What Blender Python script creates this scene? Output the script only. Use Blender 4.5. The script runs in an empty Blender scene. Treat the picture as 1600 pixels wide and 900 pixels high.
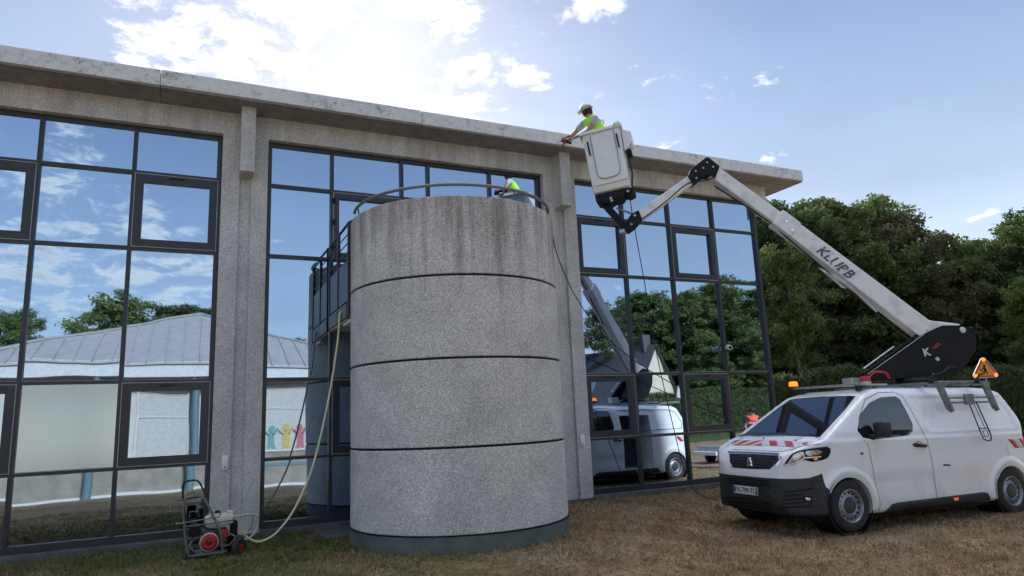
import bpy, bmesh, math, random
import numpy as np
from mathutils import Vector, Matrix, Euler
from mathutils.bvhtree import BVHTree
random.seed(7); rng = np.random.default_rng(7)
S = bpy.context.scene; COL = S.collection
rad = math.radians; PI = math.pi

# ------------------------------------------------------------------ camera
cam = bpy.data.cameras.new("camera"); camo = bpy.data.objects.new("camera", cam); COL.objects.link(camo)
cam.sensor_width = 36; cam.lens = 23.98; cam.clip_start = 0.1; cam.clip_end = 3000
rt = Vector((0.90436703, -0.42465122, -0.04232742)); up = Vector((-0.04103117, -0.18524795, 0.98183483)); bk = Vector((-0.42477843, -0.88620231, -0.18495608))
M = Matrix((rt, up, bk)).transposed().to_4x4(); M.translation = (0, 0, 1.75)
camo.matrix_world = M; S.camera = camo

# ------------------------------------------------------------------ world, sun, exposure
SUN_EL, SUN_AZ = 33.0, 12.0          # degrees; azimuth from +Y towards +X
S.view_settings.view_transform = 'Standard'; S.view_settings.look = 'None'
S.view_settings.exposure = 2.45; S.view_settings.gamma = 1.0
W = bpy.data.worlds.new("World"); S.world = W; W.use_nodes = True
nt = W.node_tree; nt.nodes.clear()
def N(t, nt, **k):
    n = nt.nodes.new(t)
    for a, b in k.items():
        if a.startswith('i_'):
            n.inputs[a[2:].replace('_', ' ')].default_value = b
        else: setattr(n, a, b)
    return n
def build_world():
    L = nt.links.new
    out = N('ShaderNodeOutputWorld', nt); bg = N('ShaderNodeBackground', nt); bg.inputs['Strength'].default_value = 0.09
    sky = N('ShaderNodeTexSky', nt); sky.sky_type = 'NISHITA'; sky.sun_disc = False
    sky.sun_elevation = rad(SUN_EL); sky.sun_rotation = rad(SUN_AZ); sky.air_density = 1.0; sky.dust_density = 0.7; sky.ozone_density = 2.0
    tc = N('ShaderNodeTexCoord', nt); sep = N('ShaderNodeSeparateXYZ', nt); L(tc.outputs['Generated'], sep.inputs[0])
    zz = N('ShaderNodeMath', nt, operation='MAXIMUM'); L(sep.outputs['Z'], zz.inputs[0]); zz.inputs[1].default_value = 0.0
    za = N('ShaderNodeMath', nt, operation='ADD'); L(zz.outputs[0], za.inputs[0]); za.inputs[1].default_value = 0.12
    dx = N('ShaderNodeMath', nt, operation='DIVIDE'); L(sep.outputs['X'], dx.inputs[0]); L(za.outputs[0], dx.inputs[1])
    dy = N('ShaderNodeMath', nt, operation='DIVIDE'); L(sep.outputs['Y'], dy.inputs[0]); L(za.outputs[0], dy.inputs[1])
    cb = N('ShaderNodeCombineXYZ', nt); L(dx.outputs[0], cb.inputs[0]); L(dy.outputs[0], cb.inputs[1])
    n1 = N('ShaderNodeTexNoise', nt); n1.inputs['Scale'].default_value = 4.6; n1.inputs['Detail'].default_value = 9; n1.inputs['Roughness'].default_value = 0.68; n1.inputs['Distortion'].default_value = 0.25
    L(cb.outputs[0], n1.inputs['Vector'])
    # cloud fields: (direction, cos inner, cos outer, weight)
    blobs = [((0.017,0.872,0.490),0.135,0.27), ((0.090,0.889,0.449),0.114,0.26), ((0.114,0.840,0.530),0.139,0.26), ((0.218,0.814,0.538),0.125,0.25), ((0.299,0.787,0.541),0.088,0.26), ((0.248,0.864,0.437),0.111,0.25), ((0.348,0.825,0.446),0.102,0.26), ((0.411,0.788,0.459),0.061,0.22), ((0.387,0.774,0.500),0.060,0.22), ((0.429,0.737,0.522),0.059,0.25), ((0.476,0.696,0.537),0.058,0.25), ((0.193,0.856,0.480),0.078,0.22), ((-0.147,0.885,0.441),0.049,0.17), ((-0.082,0.893,0.442),0.043,0.22), ((-0.189,0.879,0.437),0.031,0.16), ((-0.063,0.863,0.502),0.076,0.20), ((0.510,0.747,0.427),0.033,0.22), ((0.535,0.739,0.409),0.022,0.18), ((0.716,0.519,0.468),0.019,0.15), ((0.086,0.763,0.640),0.221,0.26), ((0.367,0.679,0.637),0.145,0.25),
             ((-.125,-.954,.29),.16,.17), ((-.082,-.975,.205),.16,.26), ((0.0,-.979,.195),.14,.24), ((-.2,-.95,.23),.18,.24), ((-.5,-.8,.3),.3,.22), ((-.75,.4,.4),.4,.2), ((.1,.2,.97),1.0,.26)]  # last field: unseen cloud overhead, added to fill the shaded surfaces with light
    acc = None
    for d, b, w in blobs:
        v = Vector(d).normalized()
        dt = N('ShaderNodeVectorMath', nt, operation='DISTANCE'); L(tc.outputs['Generated'], dt.inputs[0]); dt.inputs[1].default_value = v
        mr = N('ShaderNodeMapRange', nt); mr.interpolation_type = 'SMOOTHSTEP'; L(dt.outputs['Value'], mr.inputs['Value'])
        mr.inputs['From Min'].default_value = b * 0.25; mr.inputs['From Max'].default_value = b; mr.inputs['To Min'].default_value = w; mr.inputs['To Max'].default_value = 0
        if acc is None: acc = mr.outputs[0]
        else:
            mx = N('ShaderNodeMath', nt, operation='MAXIMUM'); L(acc, mx.inputs[0]); L(mr.outputs[0], mx.inputs[1]); acc = mx.outputs[0]
    ad = N('ShaderNodeMath', nt, operation='ADD'); nc = N('ShaderNodeMapRange', nt); nc.clamp = False; L(n1.outputs['Fac'], nc.inputs['Value']); nc.inputs['From Min'].default_value = .25; nc.inputs['From Max'].default_value = .75; nc.inputs['To Min'].default_value = .11; nc.inputs['To Max'].default_value = .89; L(nc.outputs[0], ad.inputs[0]); L(acc, ad.inputs[1])
    cov = N('ShaderNodeMapRange', nt); cov.interpolation_type = 'SMOOTHSTEP'; L(ad.outputs[0], cov.inputs['Value'])
    cov.inputs['From Min'].default_value = 0.68; cov.inputs['From Max'].default_value = 0.90
    # thick cores are greyer than the lit rims
    thick = N('ShaderNodeMapRange', nt); L(ad.outputs[0], thick.inputs['Value']); thick.inputs['From Min'].default_value = 0.74; thick.inputs['From Max'].default_value = 0.98; thick.inputs['To Max'].default_value = 1.3
    n2 = N('ShaderNodeTexNoise', nt); n2.inputs['Scale'].default_value = 5; n2.inputs['Detail'].default_value = 6; L(cb.outputs[0], n2.inputs['Vector'])
    tm = N('ShaderNodeMath', nt, operation='MULTIPLY'); L(thick.outputs[0], tm.inputs[0]); L(n2.outputs['Fac'], tm.inputs[1])
    ramp = N('ShaderNodeMix', nt, data_type='RGBA', clamp_factor=True); L(tm.outputs[0], ramp.inputs['Factor'])
    ramp.inputs['A'].default_value = (3.1, 3.1, 3.05, 1); ramp.inputs['B'].default_value = (1.25, 1.3, 1.35, 1)
    # thin high veil that pales the blue of the whole sky
    n3 = N('ShaderNodeTexNoise', nt); n3.inputs['Scale'].default_value = 1.1; n3.inputs['Detail'].default_value = 4; L(cb.outputs[0], n3.inputs['Vector'])
    veil = N('ShaderNodeMapRange', nt); L(n3.outputs['Fac'], veil.inputs['Value']); veil.inputs['From Min'].default_value = .3; veil.inputs['From Max'].default_value = .75; veil.inputs['To Min'].default_value = .85; veil.inputs['To Max'].default_value = .93
    mv = N('ShaderNodeMix', nt, data_type='RGBA'); L(veil.outputs[0], mv.inputs['Factor']); L(sky.outputs[0], mv.inputs['A']); hz = N('ShaderNodeMapRange', nt); hz.interpolation_type = 'SMOOTHSTEP'; L(sep.outputs['Z'], hz.inputs['Value']); hz.inputs['From Min'].default_value = .02; hz.inputs['From Max'].default_value = .56
    hv = N('ShaderNodeMix', nt, data_type='RGBA'); L(hz.outputs[0], hv.inputs['Factor']); hv.inputs['A'].default_value = (1.30, 1.50, 1.72, 1); hv.inputs['B'].default_value = (.45, .61, .97, 1); L(hv.outputs['Result'], mv.inputs['B'])
    # unseen cloud overhead is brightened well beyond the rest, added as fill light
    zb = N('ShaderNodeMapRange', nt); zb.interpolation_type = 'SMOOTHSTEP'; L(sep.outputs['Z'], zb.inputs['Value']); zb.inputs['From Min'].default_value = .55; zb.inputs['From Max'].default_value = .9; zb.inputs['To Min'].default_value = 1.0; zb.inputs['To Max'].default_value = 6.0
    cz = N('ShaderNodeVectorMath', nt, operation='SCALE'); L(ramp.outputs['Result'], cz.inputs[0]); L(zb.outputs[0], cz.inputs['Scale'])
    mix = N('ShaderNodeMix', nt, data_type='RGBA'); L(cov.outputs[0], mix.inputs['Factor']); L(mv.outputs['Result'], mix.inputs['A']); L(cz.outputs[0], mix.inputs['B'])
    L(mix.outputs['Result'], bg.inputs['Color']); L(bg.outputs[0], out.inputs[0])
build_world()
sd = Vector((math.sin(rad(SUN_AZ)) * math.cos(rad(SUN_EL)), math.cos(rad(SUN_AZ)) * math.cos(rad(SUN_EL)), math.sin(rad(SUN_EL))))
sl = bpy.data.lights.new("sun", 'SUN'); sl.energy = 1.4; sl.angle = rad(8); sl.color = (1.0, 0.94, 0.85)
so = bpy.data.objects.new("sun", sl); COL.objects.link(so); so.rotation_euler = sd.to_track_quat('Z', 'Y').to_euler(); so.location = (0, 0, 40)

# ------------------------------------------------------------------ materials
def material(name, c, rough=.6, metal=0, c2=None, scale=8, detail=4, bump=0, bscale=None, spec=.5, coat=0, emit=None, estr=0, lo=.35, hi=.65, stretch=None, coords='Object'):
    m = bpy.data.materials.new(name); m.use_nodes = True; t = m.node_tree; p = t.nodes['Principled BSDF']; L = t.links.new
    p.inputs['Base Color'].default_value = (*c, 1); p.inputs['Roughness'].default_value = rough; p.inputs['Metallic'].default_value = metal
    p.inputs['Specular IOR Level'].default_value = spec; p.inputs['Coat Weight'].default_value = coat
    if emit: p.inputs['Emission Color'].default_value = (*emit, 1); p.inputs['Emission Strength'].default_value = estr
    tc = t.nodes.new('ShaderNodeTexCoord'); vec = tc.outputs[coords]
    if stretch:
        mp = t.nodes.new('ShaderNodeMapping'); mp.inputs['Scale'].default_value = stretch; L(vec, mp.inputs[0]); vec = mp.outputs[0]
    if c2 is None and not emit: c2 = tuple(x * .86 for x in c)
    if c2:
        n = t.nodes.new('ShaderNodeTexNoise'); n.inputs['Scale'].default_value = scale; n.inputs['Detail'].default_value = detail; L(vec, n.inputs['Vector'])
        r = t.nodes.new('ShaderNodeMapRange'); r.inputs['From Min'].default_value = lo; r.inputs['From Max'].default_value = hi; L(n.outputs['Fac'], r.inputs['Value'])
        x = t.nodes.new('ShaderNodeMix'); x.data_type = 'RGBA'; L(r.outputs[0], x.inputs['Factor']); x.inputs['A'].default_value = (*c, 1); x.inputs['B'].default_value = (*c2, 1)
        L(x.outputs['Result'], p.inputs['Base Color'])
    if bump:
        n = t.nodes.new('ShaderNodeTexNoise'); n.inputs['Scale'].default_value = bscale or scale * 3; n.inputs['Detail'].default_value = 5; L(vec, n.inputs['Vector'])
        b = t.nodes.new('ShaderNodeBump'); b.inputs['Strength'].default_value = bump; b.inputs['Distance'].default_value = .02; L(n.outputs['Fac'], b.inputs['Height']); L(b.outputs[0], p.inputs['Normal'])
    return m

def concrete(name, base, spread=.5, stain=None, white=None, top=None):
    """exposed-aggregate concrete: fine pebble speckle, soft blotches, vertical dirt runs"""
    m = bpy.data.materials.new(name); m.use_nodes = True; t = m.node_tree; p = t.nodes['Principled BSDF']; L = t.links.new
    p.inputs['Roughness'].default_value = .92; p.inputs['Specular IOR Level'].default_value = .25
    tc = t.nodes.new('ShaderNodeTexCoord')
    v = t.nodes.new('ShaderNodeTexVoronoi'); v.inputs['Scale'].default_value = 95; L(tc.outputs['Object'], v.inputs['Vector'])
    sp = t.nodes.new('ShaderNodeSeparateColor'); L(v.outputs['Color'], sp.inputs[0])
    r1 = t.nodes.new('ShaderNodeMapRange'); L(sp.outputs[0], r1.inputs['Value']); r1.inputs['To Min'].default_value = 1 - spread; r1.inputs['To Max'].default_value = 1 + spread
    n = t.nodes.new('ShaderNodeTexNoise'); n.inputs['Scale'].default_value = 1.3; n.inputs['Detail'].default_value = 7; n.inputs['Roughness'].default_value = .65; L(tc.outputs['Object'], n.inputs['Vector'])
    r2 = t.nodes.new('ShaderNodeMapRange'); L(n.outputs['Fac'], r2.inputs['Value']); r2.inputs['From Min'].default_value = .3; r2.inputs['From Max'].default_value = .7; r2.inputs['To Min'].default_value = .82; r2.inputs['To Max'].default_value = 1.15
    mu = t.nodes.new('ShaderNodeMath'); mu.operation = 'MULTIPLY'; L(r1.outputs[0], mu.inputs[0]); L(r2.outputs[0], mu.inputs[1])
    sc = t.nodes.new('ShaderNodeVectorMath'); sc.operation = 'SCALE'; sc.inputs[0].default_value = base; L(mu.outputs[0], sc.inputs['Scale'])
    col = sc.outputs[0]
    mp = t.nodes.new('ShaderNodeMapping'); mp.inputs['Scale'].default_value = (5.5, 5.5, .5); L(tc.outputs['Object'], mp.inputs[0])
    n4 = t.nodes.new('ShaderNodeTexNoise'); n4.inputs['Scale'].default_value = 1; n4.inputs['Detail'].default_value = 7; n4.inputs['Roughness'].default_value = .6; L(mp.outputs[0], n4.inputs['Vector'])
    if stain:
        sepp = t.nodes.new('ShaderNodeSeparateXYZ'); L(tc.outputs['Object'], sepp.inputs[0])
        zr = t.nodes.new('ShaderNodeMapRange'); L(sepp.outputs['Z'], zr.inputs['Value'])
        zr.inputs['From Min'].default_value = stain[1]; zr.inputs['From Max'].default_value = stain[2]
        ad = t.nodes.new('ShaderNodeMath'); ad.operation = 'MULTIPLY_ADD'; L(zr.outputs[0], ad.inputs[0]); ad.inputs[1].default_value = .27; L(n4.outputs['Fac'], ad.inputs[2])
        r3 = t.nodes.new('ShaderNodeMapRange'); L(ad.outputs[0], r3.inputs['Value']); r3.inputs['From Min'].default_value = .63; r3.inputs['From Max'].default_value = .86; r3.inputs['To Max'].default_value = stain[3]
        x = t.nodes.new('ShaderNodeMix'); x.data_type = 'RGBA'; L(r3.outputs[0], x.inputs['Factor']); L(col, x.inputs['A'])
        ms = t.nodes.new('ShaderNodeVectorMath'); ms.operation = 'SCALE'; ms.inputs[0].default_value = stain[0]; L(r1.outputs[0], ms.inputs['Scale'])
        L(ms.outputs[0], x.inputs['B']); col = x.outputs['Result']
    if white:
        r5 = t.nodes.new('ShaderNodeMapRange'); L(n4.outputs['Fac'], r5.inputs['Value']); r5.inputs['From Min'].default_value = .35; r5.inputs['From Max'].default_value = .33; r5.inputs['To Max'].default_value = .7
        x = t.nodes.new('ShaderNodeMix'); x.data_type = 'RGBA'; L(r5.outputs[0], x.inputs['Factor']); L(col, x.inputs['A']); x.inputs['B'].default_value = (*white, 1); col = x.outputs['Result']
    L(col, p.inputs['Base Color'])
    b = t.nodes.new('ShaderNodeBump'); b.inputs['Strength'].default_value = .35; b.inputs['Distance'].default_value = .006; L(v.outputs['Distance'], b.inputs['Height']); L(b.outputs[0], p.inputs['Normal'])
    return m

MT = {}
MT['conc'] = concrete('facade_aggregate', (.56, .54, .515), .34, stain=((.32, .31, .3), 5.2, 7.4, .55))
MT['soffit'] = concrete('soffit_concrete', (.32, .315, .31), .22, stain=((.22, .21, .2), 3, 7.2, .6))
MT['tower'] = concrete('tower_aggregate', (.56, .54, .51), .42, stain=((.25, .22, .195), 3.1, 4.7, .85))
MT['plinth'] = material('painted_plinth', (.12, .15, .135), .8, c2=(.08, .105, .092), scale=3, bump=.3, bscale=40)
MT['curb'] = material('base_kerb', (.13, .135, .13), .85, c2=(.08, .085, .08), scale=4, bump=.3, bscale=30)
def fascia_mat():
    m = bpy.data.materials.new('weathered_white_fascia'); m.use_nodes = True; t = m.node_tree; p = t.nodes['Principled BSDF']; L = t.links.new
    p.inputs['Roughness'].default_value = .85
    tc = t.nodes.new('ShaderNodeTexCoord')
    a = t.nodes.new('ShaderNodeTexNoise'); a.inputs['Scale'].default_value = 2.2; a.inputs['Detail'].default_value = 10; a.inputs['Roughness'].default_value = .75; L(tc.outputs['Object'], a.inputs['Vector'])
    b = t.nodes.new('ShaderNodeTexNoise'); b.inputs['Scale'].default_value = 14; b.inputs['Detail'].default_value = 8; b.inputs['Roughness'].default_value = .7; L(tc.outputs['Object'], b.inputs['Vector'])
    mu = t.nodes.new('ShaderNodeMath'); mu.operation = 'ADD'; L(a.outputs['Fac'], mu.inputs[0]); L(b.outputs['Fac'], mu.inputs[1])
    r = t.nodes.new('ShaderNodeValToRGB'); L(mu.outputs[0], r.inputs[0])
    mr = t.nodes.new('ShaderNodeMapRange'); L(mu.outputs[0], mr.inputs['Value']); mr.inputs['From Min'].default_value = .75; mr.inputs['From Max'].default_value = 1.25; L(mr.outputs[0], r.inputs[0])
    e = r.color_ramp.elements; e[0].position = .4; e[0].color = (.7, .7, .69, 1); e[1].position = .95; e[1].color = (.3, .29, .28, 1)
    q = e.new(.68); q.color = (.6, .6, .59, 1)
    L(r.outputs[0], p.inputs['Base Color'])
    bp = t.nodes.new('ShaderNodeBump'); bp.inputs['Strength'].default_value = .4; bp.inputs['Distance'].default_value = .01; L(b.outputs['Fac'], bp.inputs['Height']); L(bp.outputs[0], p.inputs['Normal'])
    return m
MT['fascia'] = fascia_mat()
MT['frame'] = material('anthracite_aluminium', (.028, .033, .04), .4, c2=(.022, .026, .031), scale=3)
MT['frame_line'] = material('pale_gasket', (.42, .43, .44), .5)
def glass_mat(name, col, rough, strength):
    m = bpy.data.materials.new(name); m.use_nodes = True; t = m.node_tree; p = t.nodes['Principled BSDF']; L = t.links.new
    p.inputs['Base Color'].default_value = (*col, 1); p.inputs['Metallic'].default_value = 1; p.inputs['Roughness'].default_value = rough
    tc = t.nodes.new('ShaderNodeTexCoord'); n = t.nodes.new('ShaderNodeTexNoise'); n.inputs['Scale'].default_value = .9; n.inputs['Detail'].default_value = 1.0; oi = t.nodes.new('ShaderNodeObjectInfo'); sc = t.nodes.new('ShaderNodeMath'); sc.operation = 'MULTIPLY'; L(oi.outputs['Random'], sc.inputs[0]); sc.inputs[1].default_value = 60; va = t.nodes.new('ShaderNodeVectorMath'); va.operation = 'ADD'; L(tc.outputs['Object'], va.inputs[0]); L(sc.outputs[0], va.inputs[1]); L(va.outputs[0], n.inputs['Vector'])
    b = t.nodes.new('ShaderNodeBump'); b.inputs['Strength'].default_value = strength * .8; b.inputs['Distance'].default_value = .01; L(n.outputs['Fac'], b.inputs['Height']); L(b.outputs[0], p.inputs['Normal'])
    return m
MT['glass'] = glass_mat('mirror_solar_glass', (.40, .51, .65), .015, .35)
MT['film'] = glass_mat('mirror_glass_with_pale_blind', (.42, .5, .56), .16, .35)
MT['rail'] = material('grey_painted_rail', (.16, .18, .19), .5, c2=(.12, .135, .14), scale=5)
def van_paint():
    m = material('van_white_paint', (.85, .86, .87), .25, c2=(.82, .83, .84), scale=1.5, coat=.7); t = m.node_tree; L = t.links.new; p = t.nodes['Principled BSDF']
    src = p.inputs['Base Color'].links[0].from_socket; tc = t.nodes.new('ShaderNodeTexCoord'); sep = t.nodes.new('ShaderNodeSeparateXYZ'); L(tc.outputs['Object'], sep.inputs[0])
    zr = t.nodes.new('ShaderNodeMapRange'); L(sep.outputs['Z'], zr.inputs['Value']); zr.inputs['From Min'].default_value = .95; zr.inputs['From Max'].default_value = .2; zr.inputs['To Max'].default_value = .34
    mp = t.nodes.new('ShaderNodeMapping'); mp.inputs['Scale'].default_value = (3, 3, 1.2); L(tc.outputs['Object'], mp.inputs[0])
    n = t.nodes.new('ShaderNodeTexNoise'); n.inputs['Scale'].default_value = 1.6; n.inputs['Detail'].default_value = 9; n.inputs['Roughness'].default_value = .7; L(mp.outputs[0], n.inputs['Vector'])
    a = t.nodes.new('ShaderNodeMath'); a.operation = 'ADD'; L(zr.outputs[0], a.inputs[0]); L(n.outputs['Fac'], a.inputs[1])
    r = t.nodes.new('ShaderNodeMapRange'); L(a.outputs[0], r.inputs['Value']); r.inputs['From Min'].default_value = .62; r.inputs['From Max'].default_value = 1.05; r.inputs['To Max'].default_value = .5
    x = t.nodes.new('ShaderNodeMix'); x.data_type = 'RGBA'; L(r.outputs[0], x.inputs['Factor']); L(src, x.inputs['A']); x.inputs['B'].default_value = (.4, .36, .3, 1); L(x.outputs['Result'], p.inputs['Base Color'])
    rr_ = t.nodes.new('ShaderNodeMapRange'); L(r.outputs[0], rr_.inputs['Value']); rr_.inputs['To Min'].default_value = .22; rr_.inputs['To Max'].default_value = .9; L(rr_.outputs[0], p.inputs['Roughness'])
    return m
MT['white_paint'] = van_paint()
MT['white'] = material('white_plastic', (.85, .85, .85), .45, c2=(.8, .8, .8), scale=6)
MT['gelcoat'] = material('bucket_white_fibreglass', (.78, .78, .76), .35, c2=(.72, .72, .69), scale=3, coat=.2)
MT['boom_white'] = material('boom_chalky_white', (.78, .78, .77), .5, c2=(.52, .52, .51), scale=5, detail=8, lo=.5, hi=.8)
MT['black'] = material('black_steel', (.006, .0065, .009), .6, c2=(.01, .011, .014), scale=4, spec=.25)
MT['trim'] = material('black_bumper_plastic', (.014, .015, .017), .6, c2=(.03, .032, .035), scale=20, bump=.05, bscale=200)
MT['tyre'] = material('tyre_rubber', (.018, .018, .018), .85, c2=(.035, .032, .03), scale=9)
MT['rim'] = material('dull_steel_rim', (.34, .35, .37), .45, metal=.5, c2=(.25, .26, .27), scale=10)
MT['hub'] = material('hub_cap_grey', (.05, .05, .055), .5)
MT['darkglass'] = material('van_tinted_glass', (.008, .01, .012), .03, spec=.9, c2=(.009, .011, .013), coat=1)
MT['cavity'] = material('dark_cargo_interior', (.03, .03, .032), .9)
MT['seam'] = material('panel_gap', (.06, .062, .066), .9)
MT['chrome'] = material('chrome', (.7, .71, .72), .18, metal=1, c2=(.65, .66, .67))
MT['lamp_clear'] = material('headlamp_lens', (.6, .62, .64), .1, metal=.7, c2=(.12, .13, .14), scale=9, coat=1)
MT['lamp_white'] = material('headlamp_reflector', (.8, .82, .85), .1, metal=.8)
MT['red'] = material('red_reflective', (.5, .025, .03), .4, c2=(.42, .02, .025))
MT['reflwhite'] = material('white_reflective', (.62, .64, .66), .4)
MT['amber'] = material('amber_lens', (.8, .22, .01), .3, emit=(1, .2, .01), estr=.35)
MT['amber_dull'] = material('amber_marker', (.75, .16, .02), .3, emit=(1, .16, .02), estr=.08)
MT['redlens'] = material('red_lens', (.55, .02, .03), .3, c2=(.4, .015, .02))
MT['steel'] = material('galvanised_steel', (.25, .28, .28), .5, metal=.6, c2=(.15, .17, .17), scale=14)
MT['alu'] = material('aluminium_bar', (.5, .51, .5), .4, metal=.6)
MT['engine_red'] = material('engine_red', (.42, .02, .025), .4, c2=(.3, .02, .02), scale=14)
MT['tank'] = material('cream_tank', (.66, .63, .52), .4, c2=(.5, .47, .38), scale=9)
MT['tube'] = material('worn_grey_tube', (.13, .13, .13), .5, metal=.4, c2=(.2, .2, .19), scale=30)
MT['rust'] = material('engine_metal', (.12, .115, .11), .5, metal=.6, c2=(.05, .048, .045), scale=25)
MT['hose'] = material('cream_hose', (.78, .74, .46), .5, c2=(.7, .66, .4), scale=5)
MT['cord'] = material('black_cord', (.02, .02, .022), .6)
MT['sign_yellow'] = material('sign_amber', (.7, .27, .02), .5, c2=(.62, .24, .02))
MT['skin'] = material('skin', (.42, .24, .17), .55, c2=(.36, .2, .14))
MT['hivis'] = material('hi_vis_yellow', (.45, .95, .02), .7, c2=(.4, .85, .02), scale=12, bump=.4, bscale=18)
MT['hivis_or'] = material('hi_vis_orange', (.95, .12, .06), .7, c2=(.85, .1, .05), scale=12, bump=.4, bscale=18)
MT['cloth_grey'] = material('grey_tshirt', (.45, .45, .45), .85, bump=.4, bscale=20)
MT['cloth_dark'] = material('dark_trousers', (.03, .035, .05), .9, bump=.4, bscale=20)
MT['hair'] = material('dark_hair', (.03, .02, .015), .8)
MT['teal'] = material('teal_post', (.09, .17, .2), .5)
MT['nursery'] = material('cream_render', (.47, .47, .45), .8, c2=(.4, .4, .38), scale=2)
MT['zinc'] = material('pale_metal_roof', (.33, .315, .315), .5, metal=.2, c2=(.27, .26, .26), scale=3)
MT['nfascia'] = material('white_fascia_board', (.5, .52, .53), .5)
MT['blind'] = material('white_blind', (.52, .53, .52), .7)
MT['slate'] = material('slate_roof', (.045, .047, .055), .6, c2=(.06, .062, .07), scale=4)
MT['gable'] = material('cream_gable', (.6, .54, .42), .85, c2=(.54, .48, .38), scale=2)
MT['bark'] = material('bark', (.09, .07, .055), .9, c2=(.05, .04, .032), scale=6, bump=.5, bscale=18, stretch=(1, 1, .2))
MT['birch'] = material('pale_bark', (.42, .4, .36), .85, c2=(.16, .15, .13), scale=3, stretch=(1, 1, 2.5), bump=.4)
MT['paving'] = material('brick_paving', (.28, .17, .12), .9, c2=(.22, .13, .1), scale=6, bump=.3)
MT['worn_letter'] = material('worn_blue_grey_lettering', (.09, .1, .14), .6, c2=(.7, .7, .69), scale=7, detail=6, lo=.57, hi=.62)
MT['lower_wall_shade'] = material('shaded_beige_render', (.24, .22, .19), .85, c2=(.17, .16, .14), scale=2)  # shade on the wall below the windows, painted as a darker beige
MT['pink'] = material('pink_vinyl', (.35, .1, .16), .6); MT['yellowv'] = material('yellow_vinyl', (.42, .34, .1), .6); MT['greenv'] = material('teal_vinyl', (.1, .26, .25), .6)

def leaf_mat(name, dark, light):
    m = bpy.data.materials.new(name); m.use_nodes = True; t = m.node_tree; L = t.links.new; t.nodes.clear()
    out = t.nodes.new('ShaderNodeOutputMaterial'); d = t.nodes.new('ShaderNodeBsdfDiffuse'); tr = t.nodes.new('ShaderNodeBsdfTranslucent'); mx = t.nodes.new('ShaderNodeMixShader'); mx.inputs[0].default_value = .35
    g = t.nodes.new('ShaderNodeNewGeometry'); c = t.nodes.new('ShaderNodeMix'); c.data_type = 'RGBA'
    c.inputs['A'].default_value = (*dark, 1); c.inputs['B'].default_value = (*light, 1)
    oi = t.nodes.new('ShaderNodeObjectInfo'); ad = t.nodes.new('ShaderNodeMath'); ad.operation = 'MULTIPLY_ADD'; L(oi.outputs['Random'], ad.inputs[0]); ad.inputs[1].default_value = .35
    m2 = t.nodes.new('ShaderNodeMath'); m2.operation = 'MULTIPLY'; L(g.outputs['Random Per Island'], m2.inputs[0]); m2.inputs[1].default_value = .65
    L(m2.outputs[0], ad.inputs[2]); L(ad.outputs[0], c.inputs['Factor'])
    L(c.outputs['Result'], d.inputs[0]); L(c.outputs['Result'], tr.inputs[0]); L(d.outputs[0], mx.inputs[1]); L(tr.outputs[0], mx.inputs[2]); L(mx.outputs[0], out.inputs[0])
    return m
LEAF = [leaf_mat('broadleaf_green', (.06, .092, .042), (.21, .27, .095)), leaf_mat('dark_evergreen', (.04, .062, .034), (.12, .165, .075)),
        leaf_mat('brownish_foliage', (.08, .085, .05), (.18, .18, .09)), leaf_mat('light_green', (.075, .115, .045), (.25, .32, .11)), leaf_mat('hedge_conifer', (.05, .075, .04), (.17, .21, .09))]

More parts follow.
